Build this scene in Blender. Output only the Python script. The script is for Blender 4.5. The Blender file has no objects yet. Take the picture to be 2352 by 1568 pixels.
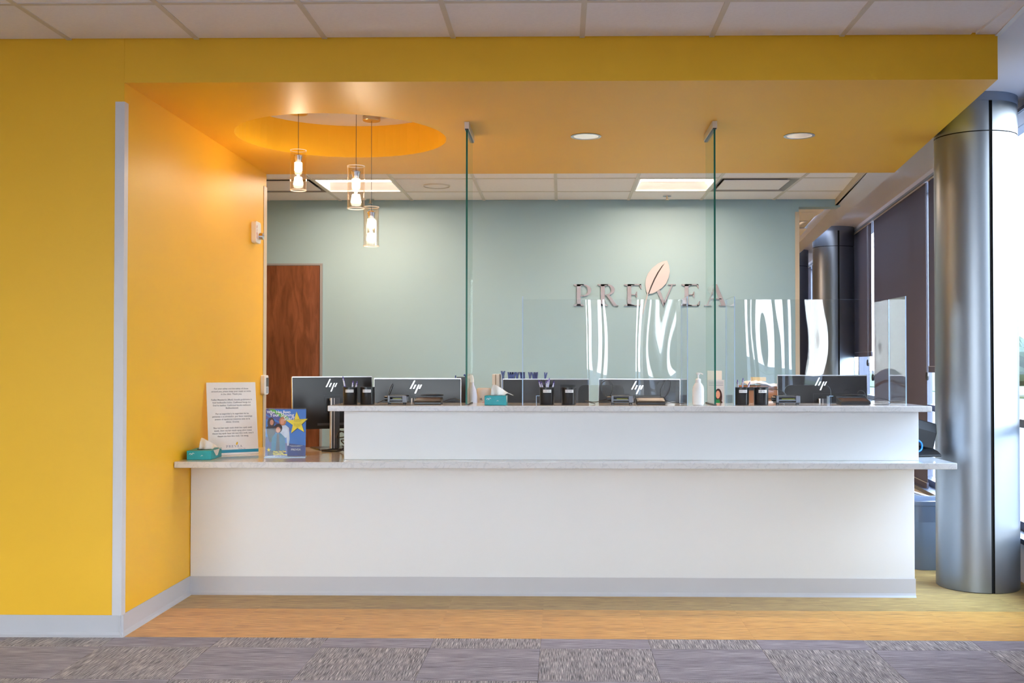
import bpy, math, random
from mathutils import Matrix, Vector
random.seed(7)
PI = math.pi
SC = bpy.context.scene
COL = SC.collection

# ------------------------------------------------------------------ camera, world, exposure
EYE = 1.2851
cam_data = bpy.data.cameras.new('camera')
cam_data.sensor_width = 36.0
cam_data.lens = 36.0 * 2465.6 / 2352
cam_data.shift_x = -(1248.84 - 1176) / 2352
cam_data.shift_y = (796.05 - 784) / 2352
cam = bpy.data.objects.new('camera', cam_data)
COL.objects.link(cam)
cam.matrix_world = (Matrix.Translation((0, 0, EYE)) @ Matrix.Rotation(0.016625, 4, 'Z')
                    @ Matrix.Rotation(PI / 2 + 0.016181, 4, 'X') @ Matrix.Rotation(0.000409, 4, 'Z'))
SC.camera = cam

SC.view_settings.view_transform = 'Standard'
SC.view_settings.look = 'None'
SC.view_settings.gamma = 1.0
SC.view_settings.use_curve_mapping = False
SC.view_settings.exposure = 1.85
SC.cycles.use_denoising = True
SC.cycles.max_bounces = 12
SC.cycles.diffuse_bounces = 6
SC.cycles.glossy_bounces = 5
SC.cycles.transparent_max_bounces = 24
SC.cycles.caustics_reflective = False
SC.cycles.caustics_refractive = False
SC.cycles.sample_clamp_indirect = 6.0

SKY_STRENGTH = 6.0
TROFFER_BACK_W = 6.5
FRONT_FILL_W = 100.0  # power of the added fill lights over the waiting area
DOWNLIGHT_W = 2.0
PENDANT_W = 1.4

world = bpy.data.worlds.new('sky')
SC.world = world
world.use_nodes = True
wn, wl = world.node_tree.nodes, world.node_tree.links
wn.clear()
w_out = wn.new('ShaderNodeOutputWorld'); w_bg = wn.new('ShaderNodeBackground')
w_tc = wn.new('ShaderNodeTexCoord'); w_sep = wn.new('ShaderNodeSeparateXYZ'); w_ramp = wn.new('ShaderNodeValToRGB')
wl.new(w_tc.outputs['Generated'], w_sep.inputs[0]); wl.new(w_sep.outputs['Z'], w_ramp.inputs[0])
w_ramp.color_ramp.elements[0].position = 0.0
w_ramp.color_ramp.elements[0].color = (0.97, 0.975, 0.99, 1)
w_ramp.color_ramp.elements[1].position = 0.8
w_ramp.color_ramp.elements[1].color = (0.46, 0.66, 1.0, 1)
wl.new(w_ramp.outputs[0], w_bg.inputs[0]); w_bg.inputs[1].default_value = SKY_STRENGTH
wl.new(w_bg.outputs[0], w_out.inputs[0])

# ------------------------------------------------------------------ helpers
def lin(c):
    return tuple((v / 12.92 if v <= 0.04045 else ((v + 0.055) / 1.055) ** 2.4) for v in c)
def rgb(r, g, b):
    return lin((r / 255, g / 255, b / 255))

def mat(name, c, rough=0.6, metal=0.0, noise=0.0, nscale=8.0, bump=0.0, bscale=200.0, emit=None, estr=0.0, spec=0.5, stretch=None, coat=0.0):
    m = bpy.data.materials.new(name); m.use_nodes = True
    nt = m.node_tree; b = nt.nodes['Principled BSDF']
    b.inputs['Base Color'].default_value = (*c, 1)
    b.inputs['Roughness'].default_value = rough
    b.inputs['Metallic'].default_value = metal
    b.inputs['Specular IOR Level'].default_value = spec
    b.inputs['Coat Weight'].default_value = coat
    if emit is not None:
        b.inputs['Emission Color'].default_value = (*emit, 1)
        b.inputs['Emission Strength'].default_value = estr
    if noise or bump:
        tc = nt.nodes.new('ShaderNodeTexCoord'); mp = nt.nodes.new('ShaderNodeMapping')
        nt.links.new(tc.outputs['Object'], mp.inputs[0])
        if stretch: mp.inputs['Scale'].default_value = stretch
    if noise:
        n = nt.nodes.new('ShaderNodeTexNoise'); n.inputs['Scale'].default_value = nscale; n.inputs['Detail'].default_value = 5
        nt.links.new(mp.outputs[0], n.inputs[0])
        mx = nt.nodes.new('ShaderNodeMix'); mx.data_type = 'RGBA'
        mx.inputs[6].default_value = (*[max(0, v * (1 - noise)) for v in c], 1)
        mx.inputs[7].default_value = (*[min(1, v * (1 + noise)) for v in c], 1)
        nt.links.new(n.outputs[0], mx.inputs[0]); nt.links.new(mx.outputs[2], b.inputs['Base Color'])
    if bump:
        n2 = nt.nodes.new('ShaderNodeTexNoise'); n2.inputs['Scale'].default_value = bscale; n2.inputs['Detail'].default_value = 3
        nt.links.new(mp.outputs[0], n2.inputs[0])
        bp = nt.nodes.new('ShaderNodeBump'); bp.inputs['Strength'].default_value = bump; bp.inputs['Distance'].default_value = 0.002
        nt.links.new(n2.outputs[0], bp.inputs['Height']); nt.links.new(bp.outputs[0], b.inputs['Normal'])
    return m

def clear(name, tint, gloss=1.0, wavy=0.0, rough=0.0, ior=1.5):
    """a thin clear pane: what is behind shows through, a Fresnel share of the room is mirrored"""
    m = bpy.data.materials.new(name); m.use_nodes = True
    nt = m.node_tree; nt.nodes.clear(); N = nt.nodes.new; L = nt.links.new
    o = N('ShaderNodeOutputMaterial'); t = N('ShaderNodeBsdfTransparent'); g = N('ShaderNodeBsdfGlossy'); mx = N('ShaderNodeMixShader'); fr = N('ShaderNodeFresnel')
    mu = N('ShaderNodeMath'); mu.operation = 'MULTIPLY'; mu.inputs[1].default_value = gloss; mu.use_clamp = True
    t.inputs[0].default_value = (*tint, 1); g.inputs['Roughness'].default_value = rough; g.inputs['Color'].default_value = (1, 1, 1, 1)
    fr.inputs['IOR'].default_value = ior
    # the Fresnel node must not see the inner side as total reflection: use the front-side value on both
    geo = N('ShaderNodeNewGeometry')
    lw = N('ShaderNodeLayerWeight'); lw.inputs[0].default_value = 0.5
    cr = N('ShaderNodeValToRGB'); e = cr.color_ramp.elements
    e[0].position = 0.0; e[0].color = (0.045, 0.045, 0.045, 1); e[1].position = 1.0; e[1].color = (1, 1, 1, 1)
    k = e.new(0.6); k.color = (0.07, 0.07, 0.07, 1); k2 = e.new(0.85); k2.color = (0.3, 0.3, 0.3, 1)
    nt.nodes.remove(fr); nt.nodes.remove(geo)
    L(lw.outputs['Facing'], cr.inputs[0]); L(cr.outputs[0], mu.inputs[0]); L(mu.outputs[0], mx.inputs[0])
    L(t.outputs[0], mx.inputs[1]); L(g.outputs[0], mx.inputs[2]); L(mx.outputs[0], o.inputs[0])
    if wavy:
        tc = N('ShaderNodeTexCoord'); mp = N('ShaderNodeMapping'); mp.inputs['Scale'].default_value = (1.0, 1.0, 0.28)
        n = N('ShaderNodeTexNoise'); n.inputs['Scale'].default_value = 3.2; n.inputs['Detail'].default_value = 0.5
        bp = N('ShaderNodeBump'); bp.inputs['Strength'].default_value = 1.0; bp.inputs['Distance'].default_value = wavy
        L(tc.outputs['Object'], mp.inputs[0]); L(mp.outputs[0], n.inputs[0]); L(n.outputs[0], bp.inputs['Height']); L(bp.outputs[0], g.inputs['Normal'])
    return m

class MB:
    def __init__(s): s.v = []; s.f = []; s.mi = []
    def add(s, vs, fs, m=0, T=None):
        n = len(s.v)
        for p in vs: s.v.append(tuple(T @ Vector(p)) if T else tuple(p))
        for f in fs: s.f.append([i + n for i in f]); s.mi.append(m)
        return s
    def box(s, x0, x1, y0, y1, z0, z1, m=0, T=None):
        return s.add([(x0,y0,z0),(x1,y0,z0),(x1,y1,z0),(x0,y1,z0),(x0,y0,z1),(x1,y0,z1),(x1,y1,z1),(x0,y1,z1)],
                     [(0,3,2,1),(4,5,6,7),(0,1,5,4),(1,2,6,5),(2,3,7,6),(3,0,4,7)], m, T)
    def prism(s, poly, z0, z1, m=0, T=None, ms=None):          # polygon in xy (counter-clockwise), extruded in z
        n = len(poly); ms = m if ms is None else ms
        b = len(s.v)
        s.add([(x,y,z0) for x,y in poly] + [(x,y,z1) for x,y in poly], [], m, T)
        s.f.append([b+i for i in reversed(range(n))]); s.mi.append(m)
        s.f.append([b+n+i for i in range(n)]); s.mi.append(m)
        for i in range(n):
            j = (i+1) % n; s.f.append([b+i,b+j,b+n+j,b+n+i]); s.mi.append(ms)
        return s
    def prism_y(s, poly, y0, y1, m=0, T=None, ms=None):        # polygon in xz, extruded in y
        R = Matrix.Rotation(PI/2, 4, 'X')                      # (x,y,z)->(x,-z,y)
        return s.prism(poly, -y1, -y0, m, (T @ R) if T else R, ms)
    def prism_x(s, poly, x0, x1, m=0, T=None, ms=None):        # polygon in yz, extruded in x
        R = Matrix(((0,0,1,0),(1,0,0,0),(0,1,0,0),(0,0,0,1)))
        return s.prism(poly, x0, x1, m, (T @ R) if T else R, ms)
    def lathe(s, prof, seg=24, c=(0,0,0), m=0, T=None, a0=0.0, a1=2*PI, caps=False):
        full = abs(a1 - a0 - 2*PI) < 1e-6; k = seg if full else seg + 1
        vs = []
        for r, z in prof:
            for i in range(k):
                a = a0 + (a1-a0) * i / seg
                vs.append((c[0]+r*math.cos(a), c[1]+r*math.sin(a), c[2]+z))
        fs = []
        for j in range(len(prof)-1):
            for i in range(seg):
                i2 = (i+1) % k if full else i+1
                fs.append((j*k+i, j*k+i2, (j+1)*k+i2, (j+1)*k+i))
        if caps:
            fs.append(tuple(reversed(range(k)))); fs.append(tuple((len(prof)-1)*k+i for i in range(k)))
        return s.add(vs, fs, m, T)
    def cyl(s, x, y, z0, z1, r, seg=16, m=0, T=None): return s.lathe([(r,z0),(r,z1)], seg, (x,y,0), m, T, caps=True)
    def tube(s, pts, r, seg=6, m=0, T=None):
        P = [Vector(p) for p in pts]; n = len(P); vs = []; up = Vector((0.13,0.21,1)).normalized()
        for i, p in enumerate(P):
            d = (P[min(i+1,n-1)] - P[max(i-1,0)]).normalized()
            a = d.cross(up)
            if a.length < 1e-3: a = d.cross(Vector((1,0,0)))
            a.normalize(); b = d.cross(a)
            for k in range(seg):
                t = 2*PI*k/seg; vs.append(tuple(p + a*(r*math.cos(t)) + b*(r*math.sin(t))))
        fs = [(i*seg+k, i*seg+(k+1)%seg, (i+1)*seg+(k+1)%seg, (i+1)*seg+k) for i in range(n-1) for k in range(seg)]
        fs += [tuple(reversed(range(seg))), tuple((n-1)*seg+k for k in range(seg))]
        return s.add(vs, fs, m, T)
    def mesh(s, name, mats):
        me = bpy.data.meshes.new(name); me.from_pydata(s.v, [], s.f)
        for m in (mats if isinstance(mats, (list, tuple)) else [mats]): me.materials.append(m)
        me.polygons.foreach_set('material_index', s.mi); me.update()
        return me
    def build(s, name, mats, parent=None, smooth=False, bevel=0.0, loc=None, rz=0.0):
        return link(name, s.mesh(name, mats), parent, smooth, bevel, loc, rz)

def link(name, me, parent=None, smooth=False, bevel=0.0, loc=None, rz=0.0):
    if smooth:
        me.shade_smooth() if False else me.polygons.foreach_set('use_smooth', [True]*len(me.polygons))
        try: me.set_sharp_from_angle(angle=math.radians(35))
        except Exception: pass
    o = bpy.data.objects.new(name, me); COL.objects.link(o)
    if parent: o.parent = parent
    if loc: o.location = loc
    if rz: o.rotation_euler.z = rz
    if bevel:
        b = o.modifiers.new('bevel', 'BEVEL'); b.width = bevel; b.segments = 2; b.limit_method = 'ANGLE'; b.angle_limit = math.radians(40)
    return o

def tag(o, label, cat, group=None, kind=None):
    o['label'] = label; o['category'] = cat
    if group: o['group'] = group
    if kind: o['kind'] = kind
    return o
def thing(name, label, cat, loc=(0,0,0), rz=0.0, group=None, kind=None):
    o = bpy.data.objects.new(name, None); COL.objects.link(o)
    o.location = loc; o.rotation_euler.z = rz; o.empty_display_size = 0.05
    return tag(o, label, cat, group, kind)
def copy_tree(src, parent=None):
    c = src.copy(); COL.objects.link(c)
    if parent: c.parent = parent
    for ch in [o for o in src.children]:
        copy_tree(ch, c)
    return c
def smooth_path(pts, n=8):
    P = [Vector(p) for p in pts]; P = [P[0]] + P + [P[-1]]; out = []
    for i in range(1, len(P)-2):
        for k in range(n):
            t = k/n; a,b,c,d = P[i-1],P[i],P[i+1],P[i+2]
            out.append(0.5*((2*b)+(c-a)*t+(2*a-5*b+4*c-d)*t*t+(3*b-a-3*c+d)*t**3))
    out.append(P[-2]); return out
def rrect(w, h, r, n=4, cx=0, cy=0):
    pts = []
    for (sx, sy, a) in ((1,-1,-PI/2),(1,1,0),(-1,1,PI/2),(-1,-1,PI)):
        for k in range(n+1):
            t = a + PI/2*k/n
            pts.append((cx+sx*(w/2-r)+r*math.cos(t), cy+sy*(h/2-r)+r*math.sin(t)))
    return pts

def text_mb(body, size, mb, T, m=0, align='CENTER', depth=0.0003, bold=0.0, res=2):
    """flat print: text outlines filled and laid in the local xy plane of T"""
    cu = bpy.data.curves.new('print', 'FONT'); cu.body = body; cu.size = size; cu.align_x = align
    cu.extrude = depth; cu.resolution_u = res; cu.offset = bold
    o = bpy.data.objects.new('print', cu); COL.objects.link(o)
    dg = bpy.context.evaluated_depsgraph_get(); ev = o.evaluated_get(dg); me = ev.to_mesh()
    mb.add([tuple(v.co) for v in me.vertices], [list(p.vertices) for p in me.polygons], m, T)
    ev.to_mesh_clear(); bpy.data.objects.remove(o); bpy.data.curves.remove(cu)

# ------------------------------------------------------------------ materials
YEL = (0.95, 0.525, 0.026)
m_yellow = mat('yellow_paint', YEL, 0.42, spec=0.32, bump=0.12, bscale=420, noise=0.02, nscale=3)
m_teal = mat('teal_paint', (0.335, 0.50, 0.56), 0.55, bump=0.1, bscale=420, noise=0.02, nscale=3)
m_white_wall = mat('white_paint', (0.74, 0.73, 0.76), 0.55, noise=0.02, nscale=3)
m_beige_wall = mat('beige_paint', (0.66, 0.62, 0.56), 0.6, noise=0.03, nscale=3)
m_tile = mat('acoustic_tile', (0.95, 0.925, 0.92), 0.85, noise=0.05, nscale=60, bump=0.5, bscale=300)
m_tbar = mat('ceiling_bar', (0.70, 0.66, 0.58), 0.4)  # white grid bars; yellow reflected light painted into the beige
m_rubber = mat('rubber_base', rgb(196, 194, 197), 0.42, noise=0.03, nscale=2)
m_guard = mat('vinyl_guard', rgb(215, 211, 212), 0.4)
m_guard_beige = mat('beige_guard', rgb(205, 190, 165), 0.45)
m_laminate = mat('white_laminate', (0.76, 0.755, 0.75), 0.38, noise=0.015, nscale=2)
m_black = mat('black_plastic', (0.02, 0.02, 0.022), 0.35)
m_black_m = mat('black_enamel', (0.012, 0.012, 0.014), 0.28, noise=0.2, nscale=80)
m_dark = mat('dark_void', (0.01, 0.01, 0.01), 0.9)
m_monitor = mat('monitor_shell', (0.022, 0.021, 0.022), 0.25, noise=0.1, nscale=5, spec=0.35)
m_silver = mat('silver_plastic', (0.62, 0.62, 0.64), 0.28, metal=0.8)
m_chrome = mat('chrome', (0.8, 0.8, 0.82), 0.08, metal=1.0)
m_logo = mat('mirror_logo', (0.92, 0.90, 0.88), 0.12, metal=0.7)
m_letter = mat('satin_letter', (0.42, 0.375, 0.385), 0.25, metal=0.5)
m_leafm = mat('satin_leaf', (0.58, 0.55, 0.56), 0.4, metal=0.15)
m_column = mat('brushed_metal', (0.25, 0.27, 0.30), 0.34, metal=0.9, noise=0.06, nscale=6, stretch=(1,1,0.1))
m_white_pl = mat('white_plastic', (0.85, 0.85, 0.84), 0.3)
m_white_paper = mat('white_paper', (0.86, 0.86, 0.87), 0.55)
m_tissue = mat('tissue_paper', (0.9, 0.89, 0.87), 0.9)
m_print = mat('grey_print', rgb(140, 142, 150), 0.6)
m_teal_card = mat('teal_card', rgb(0, 160, 170), 0.45, noise=0.22, nscale=40)
m_purple = mat('purple_plastic', rgb(62, 32, 150), 0.3)
m_lilac = mat('lilac_plastic', rgb(190, 180, 225), 0.3)
m_navy = mat('navy_plastic', rgb(22, 48, 130), 0.3, noise=0.15, nscale=60)
m_blue = mat('blue_cable', rgb(30, 120, 225), 0.4)
m_brown_top = mat('bronze_panel', rgb(78, 54, 40), 0.3, noise=0.1, nscale=30)
m_grey_dk = mat('dark_grey_plastic', rgb(70, 72, 78), 0.35)
m_grey_md = mat('grey_plastic', rgb(120, 128, 142), 0.4)
m_grey_lt = mat('vent_grey', rgb(150, 150, 152), 0.5)
m_duct = mat('duct_interior', (0.03, 0.028, 0.026), 0.8)
m_canvas_grey = mat('bin_plastic', rgb(124, 142, 168), 0.4, noise=0.04, nscale=4)
m_card = mat('cardboard', rgb(176, 120, 82), 0.8, noise=0.1, nscale=12, stretch=(3,3,0.4))
m_nickel = mat('brushed_nickel', (0.62, 0.52, 0.38), 0.3, metal=1.0)
m_red = mat('red_print', rgb(200, 30, 40), 0.5)
m_green = mat('leaf_green', rgb(50, 130, 40), 0.5, noise=0.2, nscale=30)
m_skin = mat('printed_skin', rgb(225, 160, 130), 0.6)
m_blind = mat('blind_fabric', rgb(98, 94, 106), 0.8, noise=0.12, nscale=350, bump=0.3, bscale=500)
def add_translucent(m, c, f):
    nt = m.node_tree; b = nt.nodes['Principled BSDF']; o = [n for n in nt.nodes if n.type == 'OUTPUT_MATERIAL'][0]
    t = nt.nodes.new('ShaderNodeBsdfTranslucent'); t.inputs[0].default_value = (*c, 1); mx = nt.nodes.new('ShaderNodeMixShader'); mx.inputs[0].default_value = f
    nt.links.new(b.outputs[0], mx.inputs[1]); nt.links.new(t.outputs[0], mx.inputs[2]); nt.links.new(mx.outputs[0], o.inputs[0])
add_translucent(m_blind, (.16, .148, .17), .30)
m_mullion = mat('dark_anodised', rgb(92, 96, 112), 0.35, metal=0.5)
m_pane = clear('window_glass', (0.90, 0.94, 0.95))
m_glass = clear('partition_glass', (0.91, 0.955, 0.935), 0.5)
m_glass_edge = mat('green_glass_edge', (0.0, 0.13, 0.085), 0.3, spec=0.25)
m_shield = clear('acrylic_sheet', (0.965, 0.975, 0.98), 0.85, wavy=0.015)
m_acr_edge = mat('acrylic_edge', rgb(176, 208, 238), 0.15)
m_acrylic = clear('clear_acrylic', (0.95, 0.96, 0.97), 1.2)
m_pocket = clear('leaflet_pocket_acrylic', (0.97, 0.975, 0.98), 0.12)
m_lampglass = clear('lamp_glass', (0.97, 0.95, 0.92), 1.3)
m_frost = mat('lit_frosted_glass', (0.95, 0.9, 0.85), 0.5, emit=(1.0, 0.80, 0.60), estr=3.0)
m_lens = mat('lit_diffuser', (0.95, 0.95, 0.9), 0.5, emit=(1.0, 0.86, 0.72), estr=2.2)
m_lens2 = mat('lit_diffuser_side', (0.95, 0.9, 0.88), 0.5, emit=(1.0, 0.74, 0.60), estr=0.12)
m_reflector = mat('downlight_reflector', (0.9, 0.85, 0.8), 0.18, metal=0.9, emit=(1.0, 0.80, 0.65), estr=0.10)

def quartz():
    m = mat('quartz_worktop', (0.80, 0.80, 0.80), 0.08); nt = m.node_tree; b = nt.nodes['Principled BSDF']
    tc = nt.nodes.new('ShaderNodeTexCoord'); n = nt.nodes.new('ShaderNodeTexNoise'); r = nt.nodes.new('ShaderNodeValToRGB')
    n.inputs['Scale'].default_value = 16; n.inputs['Detail'].default_value = 9; n.inputs['Distortion'].default_value = 1.2
    r.color_ramp.elements[0].position = 0.46; r.color_ramp.elements[0].color = (0.72,0.71,0.705,1)
    r.color_ramp.elements[1].position = 0.53; r.color_ramp.elements[1].color = (0.72,0.71,0.705,1)
    k = r.color_ramp.elements.new(0.497); k.color = (0.62,0.615,0.62,1)
    nt.links.new(tc.outputs['Object'], n.inputs[0]); nt.links.new(n.outputs[0], r.inputs[0]); nt.links.new(r.outputs[0], b.inputs['Base Color'])
    return m
m_quartz = quartz()

def wood():
    m = mat('stained_wood', rgb(112, 62, 36), 0.42); nt = m.node_tree; b = nt.nodes['Principled BSDF']
    tc = nt.nodes.new('ShaderNodeTexCoord'); mp = nt.nodes.new('ShaderNodeMapping'); mp.inputs['Scale'].default_value = (7, 7, 1.1)
    n = nt.nodes.new('ShaderNodeTexNoise'); n.inputs['Scale'].default_value = 3; n.inputs['Detail'].default_value = 9; n.inputs['Distortion'].default_value = 1.2
    r = nt.nodes.new('ShaderNodeValToRGB')
    r.color_ramp.elements[0].position = 0.3; r.color_ramp.elements[0].color = (*rgb(98, 54, 32), 1)
    r.color_ramp.elements[1].position = 0.72; r.color_ramp.elements[1].color = (*rgb(140, 86, 58), 1)
    nt.links.new(tc.outputs['Object'], mp.inputs[0]); nt.links.new(mp.outputs[0], n.inputs[0]); nt.links.new(n.outputs[0], r.inputs[0]); nt.links.new(r.outputs[0], b.inputs['Base Color'])
    return m
m_wood = wood()

def carpet(name, dark, mid, light, fine=(9.0, 420.0), w2=.22, strong=True):
    """loop pile with thin streaks running along local x"""
    m = bpy.data.materials.new(name); m.use_nodes = True; nt = m.node_tree; b = nt.nodes['Principled BSDF']; N = nt.nodes.new; L = nt.links.new
    b.inputs['Roughness'].default_value = 0.95; b.inputs['Specular IOR Level'].default_value = 0.15
    b.inputs['Sheen Weight'].default_value = 0.25; b.inputs['Sheen Roughness'].default_value = 0.5
    tc = N('ShaderNodeTexCoord'); oi = N('ShaderNodeObjectInfo'); vm = N('ShaderNodeVectorMath'); vm.operation = 'ADD'
    sc = N('ShaderNodeVectorMath'); sc.operation = 'SCALE'; sc.inputs['Scale'].default_value = 37.0
    cmb = N('ShaderNodeCombineXYZ'); L(oi.outputs['Random'], cmb.inputs[0]); L(oi.outputs['Random'], cmb.inputs[1]); L(cmb.outputs[0], sc.inputs[0])
    L(tc.outputs['Object'], vm.inputs[0]); L(sc.outputs[0], vm.inputs[1])
    mp = N('ShaderNodeMapping'); mp.inputs['Scale'].default_value = (fine[0], fine[1], 1); L(vm.outputs[0], mp.inputs[0])
    n1 = N('ShaderNodeTexNoise'); n1.inputs['Scale'].default_value = 1.0; n1.inputs['Detail'].default_value = 2.5; L(mp.outputs[0], n1.inputs[0])
    mp2 = N('ShaderNodeMapping'); mp2.inputs['Scale'].default_value = (1.6, 14, 1); L(vm.outputs[0], mp2.inputs[0])
    n2 = N('ShaderNodeTexNoise'); n2.inputs['Scale'].default_value = 1.0; n2.inputs['Detail'].default_value = 3; L(mp2.outputs[0], n2.inputs[0])
    n3 = N('ShaderNodeTexNoise'); n3.inputs['Scale'].default_value = 420.0; n3.inputs['Detail'].default_value = 1; L(vm.outputs[0], n3.inputs[0])
    ad = N('ShaderNodeMath'); ad.operation = 'MULTIPLY_ADD'; ad.inputs[1].default_value = w2; L(n2.outputs[0], ad.inputs[0]); L(n1.outputs[0], ad.inputs[2])
    ad2 = N('ShaderNodeMath'); ad2.operation = 'MULTIPLY_ADD'; ad2.inputs[1].default_value = 0.35; L(n3.outputs[0], ad2.inputs[0]); L(ad.outputs[0], ad2.inputs[2])
    r = N('ShaderNodeValToRGB'); e = r.color_ramp.elements
    cen = .5 + .5*w2 + .175; lo, hi = (cen-.13, cen+.13) if strong else (cen-.17, cen+.17)
    e[0].position = lo; e[0].color = (*dark, 1); e[1].position = hi; e[1].color = (*light, 1)
    k = e.new(cen); k.color = (*mid, 1)
    L(ad2.outputs[0], r.inputs[0]); L(r.outputs[0], b.inputs['Base Color'])
    bp = N('ShaderNodeBump'); bp.inputs['Strength'].default_value = 0.6; bp.inputs['Distance'].default_value = 0.003
    L(ad2.outputs[0], bp.inputs['Height']); L(bp.outputs[0], b.inputs['Normal'])
    return m
m_carpet = carpet('grey_carpet', rgb(90, 78, 82), rgb(142, 128, 136), rgb(186, 174, 178))
m_carpet_q = carpet('grey_carpet_streaked', rgb(66, 54, 52), rgb(128, 114, 116), rgb(222, 210, 203), fine=(11.0, 460.0), w2=.12)
m_orange = carpet('mustard_carpet', rgb(160, 104, 24), rgb(226, 158, 52), rgb(245, 192, 96), strong=False)
m_orange_sheen = carpet('mustard_carpet_sheen_tint', rgb(130, 98, 34), rgb(184, 144, 66), rgb(215, 178, 100), strong=False)  # same mustard carpet; greener sheen and daylight painted into the colour

# ------------------------------------------------------------------ key planes of the building
XW = -2.0767          # side face of the yellow wall
YF = 5.046            # front face of the yellow wall and soffit
YE = 7.504            # rear end of the yellow wall and soffit
YB = 9.0345           # teal wall
ZC, ZS, ZB = 2.8242, 2.6201, 2.6647   # front ceiling, soffit underside, rear ceiling
def xwin(Y): return 2.914 + 0.106 * (Y - 8.44)        # inner face of the window wall (runs at 6 degrees)
def xb(Y): return 2.045 + 0.112 * (Y - 5.05)          # right border of the soffit, tiles and bulkhead
Y0, Y1 = -6.0, 18.0
WA = -math.atan(0.106)   # heading of the window wall

# ------------------------------------------------------------------ floor with its carpet tiles
floor = MB().prism([(-6.0, Y0), (xwin(Y0), Y0), (xwin(Y1), Y1), (-6.0, Y1)], -0.12, -0.006).build('floor', mat('floor_slab', rgb(120, 110, 112), 0.9, noise=0.15, nscale=30))
tag(floor, 'floor of grey and mustard carpet tiles in front of the reception counter', 'floor', kind='structure')
def tile_mesh(w, d, m, g=.0015): return MB().prism(rrect(w-g, d-g, 0.002, 1), -0.006, 0.0).mesh('carpet_tile', m)
c0 = -0.0964
me_sq = {False: tile_mesh(.5, .5, m_carpet), True: tile_mesh(.5, .5, m_carpet_q)}
ym = {0: (4.873, YF), 1: (4.373, 4.873), 2: (3.873, 4.373), 3: (3.373, 3.873), 4: (2.873, 3.373)}
for r, (a, b) in ym.items():
    for k in range(-7, 6):
        x = c0 + 0.5*k + 0.25
        turned = ((k + r) % 2 == 1)
        if x + .25 > xwin(a) + 0.05: continue
        if r == 0:
            d = b - a
            me = tile_mesh(d, .5, m_carpet_q) if turned else tile_mesh(.5, d, m_carpet)
        else:
            me = me_sq[turned]
        o = link('carpet_tile', me, floor, loc=(x, (a+b)/2, 0))
        if turned: o.rotation_euler.z = PI/2
for r, (a, b, m) in enumerate(((YF, 5.64, m_orange), (5.64, 6.235, m_orange_sheen), (6.235, 6.83, m_orange_sheen), (6.83, 7.42, m_orange_sheen))):
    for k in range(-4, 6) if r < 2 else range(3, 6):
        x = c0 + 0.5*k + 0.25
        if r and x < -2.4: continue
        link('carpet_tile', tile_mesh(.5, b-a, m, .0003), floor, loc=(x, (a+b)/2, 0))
MB().prism([(xwin(Y0)-0.9, 2.0), (xwin(2.0), 2.0), (xwin(YF), YF), (xwin(YF)-0.2, YF)], -0.006, -0.0015).build('carpet_edge', m_carpet, floor)
MB().prism([(-6, 7.42), (xwin(7.42), 7.42), (xwin(Y1), Y1), (-6, Y1)], -0.006, -0.0005).build('rear_carpet', m_orange_sheen, floor)
MB().prism([(-6, Y0), (xwin(Y0), Y0), (xwin(2.873), 2.873), (-6, 2.873)], -0.006, -0.0005).build('waiting_area_carpet', m_carpet, floor)
MB().prism([(2.6536, 5.64), (xwin(5.64), 5.64), (xwin(7.42), 7.42), (2.6536, 7.42)], -0.006, -0.0007).build('window_side_carpet', m_orange_sheen, floor)

# ------------------------------------------------------------------ yellow wall, soffit with the round recess
wl_ = MB().box(-6.0, XW, YF, YE, 0, ZC+.03).build('wall_left', m_yellow, bevel=0.002)
tag(wl_, 'yellow painted wall left of the reception counter, running from floor to ceiling', 'wall', kind='structure')

def soffit_mesh():
    mb = MB(); cx, cy, r = -1.2935, 6.2865, 0.6122
    outer = [(XW, YF), (xb(YF), YF), (xb(YE), YE), (XW, YE)]
    angs = [2*PI*i/72 for i in range(72)] + [math.atan2(y-cy, x-cx) % (2*PI) for x, y in outer]
    angs = sorted(set(round(a, 6) for a in angs)); n = len(angs)
    def hit(a):
        d = (math.cos(a), math.sin(a)); best = None
        for i in range(4):
            p, q = outer[i], outer[(i+1) % 4]; e = (q[0]-p[0], q[1]-p[1])
            den = d[0]*e[1] - d[1]*e[0]
            if abs(den) < 1e-9: continue
            t = ((p[0]-cx)*e[1] - (p[1]-cy)*e[0]) / den; s = ((p[0]-cx)*d[1] - (p[1]-cy)*d[0]) / den
            if t > 0 and -1e-5 <= s <= 1+1e-5 and (best is None or t < best): best = t
        return (cx + d[0]*best, cy + d[1]*best)
    O = [hit(a) for a in angs]; I = [(cx+r*math.cos(a), cy+r*math.sin(a)) for a in angs]
    v = [(x,y,ZS) for x,y in O] + [(x,y,ZS) for x,y in I] + [(x,y,ZC-0.001) for x,y in I]
    f = []
    for i in range(n):
        j = (i+1) % n
        f.append((i, n+i, n+j, j)); f.append((n+i, 2*n+i, 2*n+j, n+j))
    mb.add(v, f, 0)
    mb.add([(x,y,ZS) for x,y in outer] + [(x,y,ZC+0.03) for x,y in outer], [(0,1,5,4),(1,2,6,5),(2,3,7,6),(3,0,4,7),(4,5,6,7)], 0)
    return mb
so = soffit_mesh().build('soffit', m_yellow)
tag(so, 'yellow dropped soffit over the reception counter with a round recess', 'soffit', kind='structure')
MB().cyl(-1.2935, 6.2865, ZC-0.002, ZC+0.02, 0.6122, 48).build('recess_ceiling', m_white_wall, so)

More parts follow.
